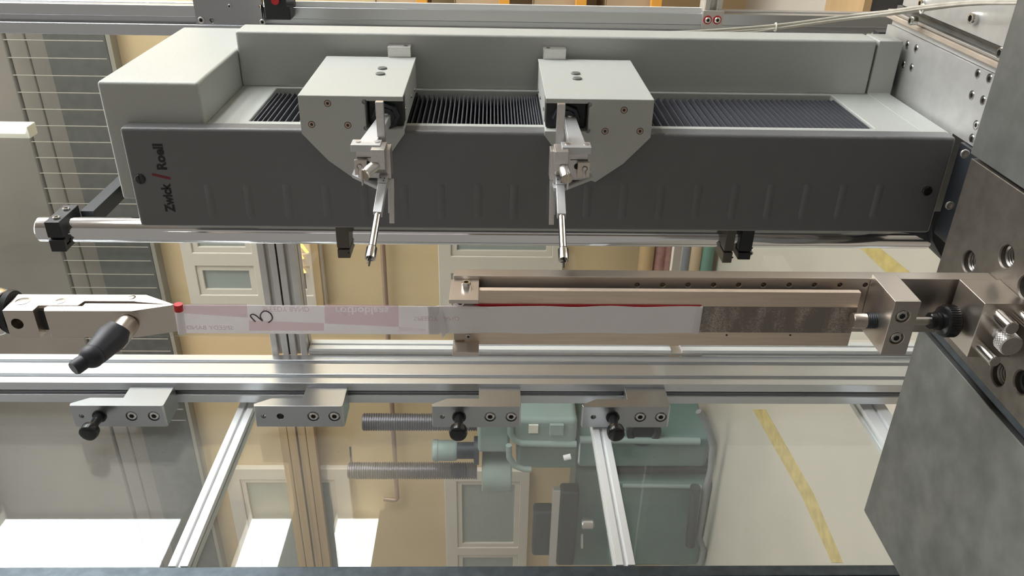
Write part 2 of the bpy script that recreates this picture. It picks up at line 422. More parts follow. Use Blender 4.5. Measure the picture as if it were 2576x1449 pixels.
# ---------------------------------------------------------------- rack with goods at the right
rk = thing('storage_rack', 'tall storage rack with orange shelf beams behind the enclosure', 'rack', (-.2, 4.1, 0))
for x in (-1.0, 1.3):
    for y in (3.98, 4.4): build('upright', G().prism(2, section(x, x+.05, y, y+.04, 1, 1, .012, .01), 0, 2.3), M['greybin'], rk)
rz = (.578, .93, 1.288, 1.67)
for z in rz:
    build('shelf_beam', G().box(-.95, 1.3, 3.97, 4.01, z-.025, z+.025), M['orange'], rk, bevel=.003)
    build('shelf_board', G().box(-.95, 1.3, 4.01, 4.42, z-.015, z+.005), M['wood'], rk)
cnames = {'card': 'cardboard box', 'bin': 'black plastic bin', 'greybin': 'grey parts bin', 'purple': 'purple sack'}
shn = ('lowest', 'second', 'third', 'top')
for si, z in enumerate(rz):
    x = -.93; row = [('card', .30, .23), ('greybin', .13, .16), ('card', .34, .25), ('bin', .2, .17)] if si % 2 == 0 else [('greybin', .16, .15), ('card', .36, .22), ('purple' if si == 1 else 'bin', .16, .2), ('card', .3, .24)]
    for k, (mt, w_, h_) in enumerate(row):
        t = thing('cardboard_box' if mt == 'card' else ('sack' if mt == 'purple' else 'parts_bin'), '%s on the %s orange shelf, %s from the left upright' % (cnames[mt], shn[si], ('first', 'second', 'third', 'fourth')[k]), 'box' if mt != 'purple' else 'sack', (x+w_/2, 4.15, z+.006), 'goods on the storage rack')
        y0 = 4.03
        if mt == 'card':
            build('carton', G().box(x, x+w_, y0, 4.38, z+.006, z+h_), M[mt], t, bevel=.004)
            build('flap', G().box(x+.004, x+w_-.004, y0-.004, y0+.10, z+h_, z+h_+.004), M[mt], t)
        elif mt == 'purple':
            build('bag', G().sphere((x+w_/2, 4.2, z+.008+h_/2), h_/2, (.8, .8, 1)), M[mt], t)
        else:
            build('body', G().box(x, x+w_, y0, 4.3, z+.006, z+h_), M[mt], t, bevel=.006, cut=G().box(x+.008, x+w_-.008, y0+.01, 4.29, z+.02, z+h_+.05))
            build('lip', G().box(x-.004, x+w_+.004, y0-.006, y0, z+h_-.02, z+h_-.005), M[mt], t)
        x += w_+.03
# crate on the floor near the base
p = aZ(2275, 20, .0)
cr = thing('crate', 'dark crate with brown wooden side on the floor behind the base', 'crate', (p.x, p.y+.2, 0))
build('crate_body', G().box(p.x-.12, p.x+.6, p.y, p.y+.3, .0, .115), M['bin'], cr, bevel=.004)
build('lid', G().box(p.x-.13, p.x+.61, p.y-.01, p.y+.31, .115, .14), M['wood'], cr)
# low shelf with rolls by the far wall
ls = thing('low_shelf', 'low shelf of brown, red and green rolls by the yellow wall', 'shelf', (-2.0, 4.3, 0))
for px0, px1, mt in ((1612, 1640, 'wood'), (1650, 1668, 'books'), (1672, 1684, 'books'), (1704, 1712, 'tie'), (1718, 1730, 'greybin'), (1738, 1758, 'card'), (1766, 1788, 'green')):
    a = aY(px0, 600, 4.3); b = aY(px1, 690, 4.3); r_ = abs(a.z-b.z)/2
    build('roll', G().lathe((-2.6, 4.3, (a.z+b.z)/2), (1, 0, 0), [(0, r_*.7), (.02, r_), (1.1, r_), (1.12, r_*.7)], 16), M[mt], ls)
for x_ in (-2.55, -1.6): build('side_frame', G().box(x_-.015, x_+.015, 4.34, 4.46, 0, .5), M['greybin'], ls)

# ---------------------------------------------------------------- teal machine in the hall
Y0 = 3.7
tm = thing('industrial_machine', 'large teal workshop machine with two threaded spindles behind the side pane', 'machine', (-3.5, 3.9, 0))
def xz(px, py, Y=Y0):
    p = aY(px, py, Y); return p.x, p.z
def tbox(name, x0, y0, x1, y1, mt, Y=Y0, t=.4, bev=.02, z0=None):
    a = xz(x0, y0, Y); b = xz(x1, y1, Y); c = xz(x0, y1, Y); d = xz(x1, y0, Y)
    zt = (a[1]+c[1])/2; zb = (b[1]+d[1])/2 if z0 is None else z0; xr = (a[0]+d[0])/2; xl = (b[0]+c[0])/2
    return build(name, G().box(xl, xr, Y, Y+t, zb, zt), M[mt], tm, bevel=bev, seg=3)
tbox('base_column', 1540, 1215, 1770, 1425, 'teal', bev=.03, z0=0)
tbox('gear_housing', 1455, 1100, 1768, 1178, 'teal', bev=.03, z0=.06)
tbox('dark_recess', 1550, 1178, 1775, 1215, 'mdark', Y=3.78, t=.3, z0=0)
tbox('head_casing', 1283, 1055, 1452, 1122, 'teall', Y=3.66, bev=.035)
tbox('head_side', 1300, 1122, 1455, 1182, 'teal', Y=3.72, bev=.03)
tbox('head_block', 1202, 1050, 1283, 1140, 'teall', bev=.02)
a = aY(1243, 1185, 3.82)
build('drum', G().lathe((a.x, 3.82, aY(1287, 1185, 3.82).z), (0, 0, 1), [(0, .12), (.01, .128), (.15, .128), (.175, .128), (.18, .11)], 32), M['teall'], tm)
tbox('pedestal', 1440, 1182, 1545, 1425, 'teal', Y=3.85, t=.3, z0=0)
tbox('lever_post', 1386, 1235, 1404, 1425, 'alux', Y=3.66, t=.04, bev=.004)
tbox('dark_frame', 1405, 1240, 1452, 1425, 'mdark', Y=3.75, t=.1)
tbox('dark_bracket', 1340, 1290, 1390, 1400, 'mdark', Y=3.8, t=.1)
a = aY(1462, 1322, 3.66)
build('chuck', G().lathe((a.x-.02, 3.7, aY(1496, 1330, 3.66).z), (0, 0, 1), [(0, .022), (.01, .034), (.07, .034), (.078, .028)], 24), M['dull'], tm)
build('handle', G().cyl(aY(1464, 1345, 3.66), aY(1464, 1378, 3.66), .008), M['dull'], tm)
tbox('panel_plate', 1383, 1070, 1418, 1096, 'teall', Y=3.64, t=.02, bev=.003)
tbox('white_plate', 1330, 1070, 1354, 1090, 'tie', Y=3.65, t=.01, bev=.001)
build('red_lever', G().cyl(aY(1418, 1152, 3.6), aY(1436, 1148, 3.6), .016), M['tape'], tm)
build('rim', G().tube([aY(x_, y_, 3.66) for x_, y_ in ((1284, 1062), (1285, 1090), (1294, 1106), (1312, 1114), (1380, 1116), (1450, 1117))], .02), M['teall'], tm)
build('rim', G().tube([aY(x_, y_, 3.66) for x_, y_ in ((1280, 1120), (1281, 1150), (1295, 1172), (1318, 1180), (1336, 1181))], .018), M['teall'], tm)
build('rim', G().tube([aY(x_, y_, 3.7) for x_, y_ in ((1458, 1106), (1600, 1107), (1760, 1110))], .022), M['teall'], tm)  # paler bead: light on the rounded edge put into the colour
build('rim', G().tube([aY(x_, y_, 3.7) for x_, y_ in ((1566, 1221), (1660, 1222), (1765, 1224))], .014), M['teall'], tm)  # lit edge of the base column, painted paler than its body
for (x0, x1, yy, rr) in ((1200, 880, 1184, .052), (1200, 915, 1062, .052)):
    a = aY(x0, yy, 3.85); b = aY(x1, yy, 3.85)
    prof = []; t = 0; L = b.z-a.z
    while t < L: prof += [(t, rr), (t+.006, rr), (t+.008, rr-.006), (t+.012, rr-.006)]; t += .014
    prof.append((L, rr-.004))
    build('spindle', G().lathe((a.x, 3.85, a.z), (0, 0, 1), prof, 24), M['thread'], tm)
build('thin_rod', G().cyl(aY(884, 1165, 3.8), aY(881, 1125, 3.8), .006), M['thread'], tm)
a = aY(1150, 1133, 3.8)
mo = build('motor', G().lathe((a.x, 3.8, a.z), (0, 0, 1), [(0, .055), (.01, .062), (.11, .062), (.115, .066), (.14, .066), (.148, .05)], 28), M['teall'], tm)
build('motor_flange', G().lathe((a.x, 3.8, a.z-.13), (0, 0, 1), [(0, .085), (.03, .085), (.03, .05), (.13, .05)], 24), M['mdark'], mo)
build('hose', G().tube([aY(x_, y_, 3.6) for x_, y_ in ((1757, 1035), (1775, 1060), (1792, 1120), (1788, 1180), (1775, 1230), (1765, 1300), (1758, 1350), (1770, 1380), (1762, 1420))], .018), M['greybin'], tm)
build('cable_conduit', G().tube([aY(x_, y_, 3.58) for x_, y_ in ((1749, 1225), (1742, 1300), (1736, 1370))], .03), M['mdark'], tm)
build('flywheel', G().lathe(aY(1618, 1080, 3.72), (0, -1, 0), [(0, .1), (.03, .1), (.03, .07), (.02, .06)], 28), M['mdark'], tm)

# ================================================================ ENCLOSURE
en = thing('safety_enclosure', 'silver aluminium profile enclosure with clear panes around the testing machine', 'enclosure', (-.5, 1.35, 0))
RX0, RX1, RY0 = -.942, -.897, 1.25
RY1 = aX(1000, 894, RX1).y
build('post', G().prism(2, section(RX0, RX1, RY0, RY1, 1, 2, .010, .011), 0, 2.6), M['alu'], en, bevel=.0006, seg=1)
BY = RY1+.0
# upper cross beam
for z0_, z1_ in ((1.7025, 1.7355), (1.7385, 1.771)):
    build('beam', G().prism(0, section(BY, BY+.045, z0_, z1_, 1, 1, .008, .009), -.90, -.296), M['alux'], en, bevel=.0006, seg=1)
build('beam_gap', G().box(-.90, -.296, BY+.006, BY+.04, 1.7355, 1.7385), M['black'], en)  # black strip drawn as the shade in the gap between the beams
# rear right post
p0 = aY(1000, 22, 1.40)
build('post', G().prism(2, section(-.295, -.248, 1.36, 1.405, 1, 1, .011, .012), 0, 2.6), M['alu'], en, bevel=.0006, seg=1)
RPX = -.248
# gusset plate with holes
a = aY(485, 0, 1.352); b = aY(665, 62, 1.352)
gp = build('gusset_plate', G().box(-.275, -.10, 1.350, 1.357, b.z, a.z), M['block'], en, bevel=.001,
           cut=G().cyl((aY(655, 16, 1.35).x, 1.3, aY(655, 16, 1.35).z), (aY(655, 16, 1.35).x, 1.4, aY(655, 16, 1.35).z), .0022, n=12).cyl((aY(533, 52, 1.35).x, 1.3, aY(533, 52, 1.35).z), (aY(533, 52, 1.35).x, 1.4, aY(533, 52, 1.35).z), .0035, n=12))
for (px, py, r) in ((507, 50, .005), (578, 15, .003), (661, 55, .0045)): capscrew(aY(px, py, 1.350), (0, -1, 0), r, .003, M['dull'], gp)
sw = build('switch_box', G().box(-.262, -.12, 1.33, 1.358, aY(735, 10, 1.35).z, aY(672, 10, 1.35).z), M['black'], en, bevel=.002)
build('red_button', G().cyl(aY(692, 2, 1.332), aY(692, 2, 1.322), .006), M['red'], sw)
build('connector', G().cyl(aY(722, 8, 1.33), aY(742, 8, 1.33), .006), M['bin'], sw)
# small cross member and its fastening plate
a = aY(1772, 10, 1.37); b = aY(1815, 10, 1.37)
build('cross_member', G().prism(0, section(1.362, 1.40, b.z, a.z, 1, 1, .010, .008), RPX, .5), M['alux'], en, bevel=.0006, seg=1)
a = aY(1770, 27, 1.352); b = aY(1816, 74, 1.352)
jp = build('joint_plate', G().box(b.x, a.x, 1.352, 1.3595, b.z, a.z), M['alux'], en, bevel=.001)
for px in (1780, 1804):
    c = aY(px, 50, 1.352)
    s = capscrew(c, (0, -1, 0), .0048, .004, M['steel'], jp)
    build('red_washer', G().lathe(c, (0, -1, 0), [(0, .0068), (.0008, .0068), (.0008, .004)], 24), M['red'], s)
# thin bright frame strips beside posts
build('pane_frame', G().box(RX1, RX1+.006, RY1+.002, RY1+.03, .93, 1.700), M['alux'], en)
zt_ = aX(745, 868, RX1).z; zm = aX(1678, 868, RX1).z; zn = aX(1705, 868, RX1).z; zb = .3
YB = aX(1300, 856, -.885).y
build('inner_frame', G().prism(2, section(-.905, -.885, RY1+.004, YB, 1, 1, .005, .004), zm, 1.700), M['frame_white'], en, bevel=.001)
build('inner_frame', G().prism(2, section(-.905, -.885, RY1+.004, YB, 1, 1, .005, .004), .3, zn), M['frame_white'], en, bevel=.001)
a = aY(1683, 700, YB); b = aY(1703, 700, YB)
build('cross_bar', G().box(-1.0, .3, YB-.01, YB+.006, b.z, a.z), M['frame'], en, bevel=.001)
build('rear_pane', G().box(-.885, RPX-.047, YB+.008, YB+.012, .3, 1.7015), M['pane2'], en)
build('rear_pane', G().box(-.885, RPX-.047, YB+.008, YB+.012, 1.771, 2.6), M['pane2'], en)
build('frame_strip', G().box(RPX, RPX+.008, 1.366, 1.372, aY(1765, 10, 1.37).z, 1.69), M['frame_white'], en)
# side wall of the enclosure (runs along y towards the camera)
PXs = -.968
YE = aX(1288, 1424, PXs+.01).y
za = aX(422, 1424, PXs+.012).z; zb_ = aX(472, 1424, PXs+.012).z
build('side_beam', G().prism(1, section(PXs-.016, PXs+.012, zb_, za, 1, 1, .005, .005), YE, RY0+.10), M['frame_white'], en, bevel=.0006, seg=1)
za = aX(1549, 1418, PXs+.012).z; zb_ = aX(1598, 1418, PXs+.012).z
build('side_beam', G().prism(1, section(PXs-.016, PXs+.012, zb_, za, 1, 1, .005, .005), YE, RY0+.10), M['frame_white'], en, bevel=.0006, seg=1)
za = aX(2190, 1060, PXs+.012).z
build('side_beam', G().prism(1, section(PXs-.016, PXs+.012, za-.05, za, 1, 1, .006, .005), YE, RY0+.10), M['frame_white'], en, bevel=.0006, seg=1)
build('side_pane', G().box(PXs-.006, PXs-.002, YE, RY0+.09, za-.02, 2.6), M['pane'], en)
fp = build('post', G().prism(2, section(PXs-.035, PXs+.010, YE-.05, YE, 1, 1, .010, .011), 0, 2.6), M['barblue'], en, bevel=.0008)
lab(fp, 'dark blue grey front post')
# catch blocks bolted on the left post
cb = [(172, 410, 437, True, 'uppermost'), (635, 862, 879, False, 'second from the top'), (1085, 1311, 1313, True, 'third from the top'), (1465, 1688, 1690, True, 'lowest')]
BX1, BX0, BF = -.9045, -.951, 1.19
lb = ['grey catch block with black knob, uppermost on the left post', 'grey catch block without a knob on the left post, two open holes', 'grey catch block with black knob directly under the knobless one', 'grey catch block with black knob, lowest on the left post']
for i, (p0_, p1_, p2_, kn, nm) in enumerate(cb):
    z1 = aY(p0_, 1020, BF).z; z0 = aY(p1_, 1022, BF).z
    t = thing('catch_block', lb[i], 'catch block', ((BX0+BX1)/2, BF+.03, z0), 'catch blocks on the left post')
    L = z1-z0
    tabz = z0+L*.475
    poly = [(BF, z0+.003), (BF+.003, z0), (RY0, z0), (RY0, tabz), (BF+.024, tabz), (BF+.024, z1-.028), (BF+.007, z1), (BF, z1-.002)]
    holes = [z0+L*.82, z0+L*.62] if not kn else [z0+L*.82]
    holes = [aY(x_, 1047, BF).z for x_ in {0: (205,), 1: (663, 705), 2: (1113,), 3: (1493,)}[i]]
    scr = [aY(x_, 1047, BF).z for x_ in {0: (331, 387), 1: (788, 841), 2: (1233, 1286), 3: (1611, 1663)}[i]]
    cut = G()
    XM = -.9275
    for k, hz in enumerate(holes): cut.cyl((XM, BF-.01, hz), (XM, BF+.02, hz), .0045 if k == 0 else .0062, n=20)
    for hz in scr: cut.cyl((XM, BF-.01, hz), (XM, BF+.006, hz), .0105, n=24)
    build('body', G().prism(0, poly, BX0, BX1), M['block'], t, bevel=.0008, cut=cut)
    for hz in scr: capscrew((XM, BF+.006, hz), (0, -1, 0), .0085, .006, M['dull'], t)
    if kn:
        kz = aY({0: 252, 2: 1155, 3: 1541}[i], 1052, BF).z
        pl = build('plunger', G().lathe((XM, BF, kz), (0, -1, 0), [(0, .0125), (.002, .0125), (.002, .009), (.008, .0085), (.022, .0075), (.034, .010)], 24), M['gloss_black'], t)
        build('knob', G().lathe((XM, BF-.032, kz), (0, -1, 0), [(0, .010), (.004, .0155), (.012, .0165), (.018, .0150), (.020, .011)], 28), M['gloss_black'], pl)

# ================================================================ MACHINE TABLE
ZT = .8798; TBY = .7535
tab = thing('machine_table', 'dark worn steel machine table of three slabs with threaded holes', 'table', (-.4, .45, ZT-.12))
s1 = .7474
def gx(px, py): return aZ(px, py, ZT).x
gA = -.2655; gB = -.4620; gC = -.7325
hc = [aZ(px, py, ZT) for px, py in ((2436, 658), (2531, 645), (2510, 942), (2568, 962), (2580, 722))]
cut = G()
for k, c in enumerate(hc):
    c.z = ZT
    cut.lathe(c+Vector((0, 0, .002)), (0, 0, -1), [(0, .0132), (.0035, .0105), (.045, .0105)], 28)
build('slab', G().box(gA-.0035, gB+.013, -.3, TBY, ZT-.05, ZT), M['slab'], tab, bevel=.0008, cut=cut)
build('slab', G().box(gA, .5, -.3, TBY+.003, ZT-.05, ZT+.0005), M['slabg'], tab, bevel=.0008)
build('slab', G().box(gC, gB-.001, -.3, TBY, ZT-.05, ZT), M['slabg'], tab, bevel=.001)
build('slot_bar', G().box(gB+.0025, gB+.0115, -.3, TBY-.004, ZT-.05, ZT-.003), M['barblue'], tab, bevel=.001)
for k, c in enumerate(hc):
    prof = []
    t = 0
    while t < .034: prof += [(t, .0104), (t+.0012, .0088), (t+.0024, .0104)]; t += .0025
    pts = []
    g = G(); v0 = c+Vector((0, 0, -.005)); n_ = 28; vs = []; fs = []
    for q, (t, r) in enumerate(prof):
        for i in range(n_):
            a_ = 2*math.pi*i/n_; vs.append(v0+Vector((math.cos(a_)*r, math.sin(a_)*r, -t-.0025*i/n_)))
    for q in range(len(prof)-1):
        for i in range(n_): fs.append((q*n_+i, q*n_+(i+1) % n_, (q+1)*n_+(i+1) % n_, (q+1)*n_+i))
    o = build('thread', g.add(vs, fs), M['threadm'], tab, ang=60)
    if k == 3: o.data.materials.clear(); o.data.materials.append(M['black'])
build('support_beam', G().box(-.70, .4, -.2, TBY-.05, ZT-.12, ZT-.051), M['black'], tab)
build('leg', G().box(-.62, -.5, -.1, .5, 0, ZT-.12), M['black'], tab); build('leg', G().box(.2, .32, -.1, .5, 0, ZT-.12), M['black'], tab)

# ---------------------------------------------------------------- aluminium base behind the table
ZB = .845
bf = thing('base_frame', 'milled aluminium base with stepped plates and rows of socket screws behind the table', 'machine base', (-.2, .9, 0))
cut = G(); scs = [(2282, 113), (2304, 123), (2272, 161), (2292, 171), (2459, 186), (2488, 198), (2444, 240), (2472, 253), (2455, 315), (2444, 349)]
for px, py in scs:
    c = aZ(px, py, ZB); cut.cyl((c.x, c.y, ZB-.003), (c.x, c.y, ZB+.01), .0052, n=18)
bp = build('base_plate', G().prism(2, [(-.2035, TBY+.006), (-.2035, 1.066), (-.37, 1.066), (-.37, .855), (-.2775, .855), (-.2775, TBY+.006)], ZB-.03, ZB), M['alud'], bf, bevel=.0008, cut=cut)
for px, py in scs:
    c = aZ(px, py, ZB); capscrew((c.x, c.y, ZB-.0032), (0, 0, 1), .0042, .0034, M['steel'], bp)
build('ledge', G().box(-.203, -.1962, TBY+.006, 1.064, ZB-.03, ZB-.004), M['alud'], bf, bevel=.0006)
build('pad_strip', G().box(-.196, -.190, TBY+.006, 1.075, ZB-.02, ZB+.002), M['peach'], bf, bevel=.0012)
build('pad_strip', G().box(-.1895, -.186, TBY+.006, 1.075, ZB-.02, ZB), M['alux'], bf, bevel=.0008)
build('channel', G().box(-.1855, -.179, TBY+.006, 1.06, ZB-.03, ZB-.004), M['slabg'], bf)
build('riser', G().prism(1, [(-.179, ZB-.02), (-.179, ZB+.001), (-.1725, ZB+.010), (-.172, ZB+.010), (-.172, ZB-.02)], TBY+.006, 1.02), M['slab'], bf, bevel=.0004)
up = build('upper_plate', G().box(-.1715, .02, TBY+.006, 1.015, ZB-.02, ZB+.012), M['alud'], bf, bevel=.0008)
build('upper_ridge', G().box(-.128, -.124, TBY+.006, .93, ZB+.012, ZB+.015), M['white_alu'], up); build('upper_ridge', G().box(-.119, -.115, TBY+.006, .93, ZB+.012, ZB+.015), M['white_alu'], up)
for px, py, r, hh in ((2440, 46, .0062, .007), (2510, 133, .0055, .006), (2284, 52, .005, .005), (2309, 8, .005, .005)):
    c = aZ(px, py, ZB+.018); capscrew((c.x, c.y, ZB+.008), (0, 0, 1), r, hh+.003, M['steel'], bf)
a = aZ(2190, 80, ZB)
eb = build('end_block', G().box(a.x-.024, a.x+.008, 1.068, 1.085, ZB-.03, ZB+.008), M['bracket'], bf, bevel=.001)
capscrew(aZ(2200, 92, ZB+.002), (0, 0, 1), .005, .006, M['steel'], eb)
build('pedestal', G().box(-.27, .3, TBY+.02, 1.05, 0, ZB-.03), M['alud'], bf)
# black spacer foot seen between housing and base plate
a = aZ(2254, 160, ZB+.001); b = aZ(2238, 222, ZB+.001)
build('foot_spacer', G().box(b.x, a.x, 1.02, 1.045, ZB, ZB+.018), M['black'], bf)

# ================================================================ EXTENSOMETER
ex = thing('extensometer', 'long grey extensometer housing with dark front cover and black bellows', 'extensometer', (-.30, .93, .845))
XF = -.2756
P = M['paint']
# bellows face panel with opening (faces +x)
oz0, oz1, oy0, oy1 = .9285, 1.6085, .8625, .9955
body = G().box(-.372, XF, .8535, 1.04, .868, 1.652)
cutb = G().box(XF-.022, XF+.02, oy0, oy1, oz0, oz1)
build('body', body, P, ex, bevel=.0015, cut=cutb)
build('back_wall', G().box(XF-.001, -.2105, 1.0, 1.042, .8835, 1.652), P, ex, bevel=.003, seg=3)
# upper drive box with chamfered rear
yb = aX(383, 68, -.2316).y
pc = aX(442, 56, -.255)
build('drive_box', G().prism(2, [(-.2316, .850), (-.2316, yb), (-.262, yb+.045), (-.3625, yb+.045), (-.3625, .850)], 1.652, 1.7555), P, ex, bevel=.0035, seg=3)
# lower end cap
build('end_cap', G().prism(2, [(-.2105, 1.0), (-.2105, 1.042), (-.385, 1.042), (-.385, .8495), (XF+.0005, .8495), (XF+.0005, 1.0)], .8515, .8815), P, ex, bevel=.002, seg=3)
build('foot', G().box(-.36, -.29, .87, 1.02, ZB, .8516), M['black'], ex)
# front cover with dimples
cv = G().box(-.3862, -.2738, .830, .852, .8535, 1.7335)
cov = build('front_cover', cv, M['cover'], ex, bevel=.004, seg=4)
for k in range(19):
    px = (530, 627, 725, 822, 918, 1018, 1110, 1203, 1293, 1385, 1477, 1568, 1661, 1753, 1846, 1935, 2025, 2115, 2205)[k]
    p = aY(px, 508, .83)
    ht = .0205
    g = G(); prof = [(-.0046, 0), (-.0030, .0009), (0, .0014), (.0030, .0009), (.0046, 0)]
    vs = []; fs = []
    xs_ = [(-ht, .2), (-ht+.003, .8), (-ht+.005, 1), (ht-.005, 1), (ht-.003, .8), (ht, .2)]
    for (dx, s_) in xs_:
        for (dz, dy) in prof: vs.append((p.x+dx, .8301-dy*s_, p.z+dz))
    for i in range(5):
        for j in range(4): fs.append((i*5+j, i*5+j+1, (i+1)*5+j+1, (i+1)*5+j))
    build('pressed_rib', g.add(vs, fs), M['cover'], cov, ang=80)
for px, py in ((2332, 480), (353, 450)):
    c = aY(px, py, .83)
    s = build('cover_screw', G().lathe(c, (0, -1, 0), [(0, .0055), (.0012, .0055), (.0022, .0045)], 28), M['gloss_black'] if px > 2000 else M['black'], cov, cut=G().box(c.x-.01, c.x+.01, c.y-.0035, c.y-.0014, c.z-.0005, c.z+.0005))
# printed logo on the cover
lo = aY(438, 532, .83); l1 = aY(428, 362, .83)
zc = 1.6925
def xat(py): return aY(425, py, .83).x
textmesh('logo_text', 'Zwick', .0140, (xat(532), .83, zc), (1, 0, 0), (0, 0, 1), M['logo'], cov, bold=.0006, width=abs(xat(532)-xat(461)), thick=.0002)
textmesh('logo_text', 'Roell', .0140, (xat(428), .83, zc), (1, 0, 0), (0, 0, 1), M['logo'], cov, bold=.0006, width=abs(xat(428)-xat(362)), thick=.0002)
xs0 = xat(452); lab(patch('logo_slash', [(xs0, .8298, zc-.002), (xs0+.0030, .8298, zc-.002), (xs0+.0075, .8298, zc+.0165), (xs0+.0045, .8298, zc+.0165)], M['logored'], cov), 'red slash mark')
# bellows
def bellows(z0, z1, n, k0=1.0, k1=1.0):
    g = G(); vs = []; fs = []
    ws = [k0+(k1-k0)*i/(n-1) for i in range(n)]; sc_ = (z1-z0)/sum(ws); zz0 = z0
    for i in range(n):
        p = ws[i]*sc_; e = .0006/p
        for dz, x in ((0, -.0205), (.5-e*2.2, -.0145), (.5-e, -.0020), (.5+e, -.0020), (.5+e*2.2, -.0145)):
            z = zz0+p*dz
            for y, dx in ((oy0, -.0), (oy0+.003, 0), (oy1-.016, 0), (oy1-.001, -.008 if x > -.01 else 0)): vs.append((XF+x+dx, y, z))
        zz0 += p
    m_ = len(vs)//4
    for i in range(m_-1):
        for j in range(3): fs.append((i*4+j, i*4+j+1, (i+1)*4+j+1, (i+1)*4+j))
    return build('bellows', g.add(vs, fs), M['bellows'], ex, ang=25)
bellows(.9285, 1.1835, 37, .75, 1.25); bellows(1.2935, 1.4385, 34, .62, 1.4); bellows(1.5435, 1.6085, 10, 1.2, .6)
for z0, z1 in ((1.1835, 1.2935), (1.4385, 1.5435)):
    build('bellows_bridge', G().box(XF-.018, XF-.004, oy0, oy1, z0, z1), M['black'], ex)
# bracket foot in front of cap
ft = build('mounting_bracket', G().prism(1, [(-.2785, .825), (-.2785, .849), (-.385, .849), (-.392, .835), (-.392, .812), (-.2785, .812)], .79, .83), M['bracket'], ex, bevel=.001)
for px, py in ((2426, 386), (2388, 516)): capscrew(aY(px, py, .79), (0, -1, 0), .0045, .002, M['dull'], ft)

# ---------------------------------------------------------------- carriages with arms
def carriage(z0, z1, flip, label, screws, ovals, opz):
    # z0<z1, flip=-1: arm near low-z end (upper carriage), +1: arm near high-z end
    zarm = z0 if flip < 0 else z1       # side where the arm sits
    zoth = z1 if flip < 0 else z0
    s = 1 if flip < 0 else -1           # direction from arm side to the other side
    t = thing('extensometer_carriage', label, 'carriage', (-.25, .9, z0), 'sliding carriages on the extensometer')
    w = z1-z0
    poly = [(-.2350, zarm), (-.2350, zoth), (-.2745, zoth), (-.3035, zoth-s*w*.235), (-.3245, zoth-s*w*.49), (-.3190, zarm+s*w*.36), (-.2930, zarm+s*w*.13), (-.2735, zarm)]
    oz_in, oz_out = opz
    cutp = G().box(-.2395, -.2690, .80, .86, oz_in, oz_out)
    for (x_, z_) in ((-.2405, oz_in), (-.2680, oz_in), ): cutp.cyl((x_, .80, z_), (x_, .86, z_), .0026, n=14)
    build('front_plate', G().prism(1, poly, .820, .8235), P, t, bevel=.0006, cut=cutp)
    bodyc = G().box(-.2355, -.2740, .8236, .985, z0+.0008, z1-.0008)
    build('carriage_body', bodyc, P, t, bevel=.0012, cut=G().box(-.2390, -.2695, .80, .853, oz_in, oz_out))
    build('top_skin', G().box(-.2357, -.2345, .820, .986, z0, z1), P, t, bevel=.0006)
    for (px, py) in screws:
        c = aY(px, py, .8200)
        sc = build('countersunk_screw', G().lathe(c, (0, -1, 0), [(0, .0030), (.0002, .0030), (.0002, .0015), (-.0012, .0014)], 20), M['copper'], t)
        build('ring', G().lathe(c, (0, -1, 0), [(.0, .0036), (.0001, .0036), (.0001, .003)], 20), M['socket'], sc)
        build('socket', G().lathe(c, (0, -1, 0), [(.00025, .0013), (.0004, .0013)], 6), M['socket'], sc)
    for (px, py) in ovals:
        c = aX(px, py, -.2345)
        build('plug', G().lathe(c, (1, 0, 0), [(0, .0052), (.0012, .0052), (.0018, .0045)], 24), M['oval'], t)
    # side screws
    for yy in (.84, .905, .945):
        build('side_screw', G().lathe((-.262+(.945-yy)*.1, yy, zarm), (0, 0, -s), [(0, .0022), (.0012, .002)], 14), M['steel'], t)
    # rear metal block
    rz0 = zarm+s*.006; rz1 = zarm+s*.033
    rb = build('rear_block', G().box(-.2345, -.2225, .984, .999, rz0, rz1), M['dull'], t, bevel=.0006)
    build('rear_hole', G().lathe((-.2225, .991, zarm+s*.012), (1, 0, 0), [(0, .0025), (.0003, .0025)], 16), M['socket'], rb)
    # mount inside the opening
    zc = (oz_in+zarm)/2
    mt = build('arm_mount', G().box(-.2402, -.2685, .832, .850, zarm+s*.0015, oz_in-s*.0025), M['black'], t, bevel=.0008)
    build('mount_ring', G().lathe((-.2575, .832, zc), (0, -1, 0), [(0, .0150), (.007, .0140), (.007, .0105), (.002, .0095), (.002, .0001)], 8), M['bracket'], mt, ang=20)
    build('mount_disc', G().lathe((-.2585, .830, zc-s*.0), (0, -1, 0), [(0, .0098), (.004, .0098), (.0045, .008)], 28), M['bracket'], mt)
    return t, zc, s
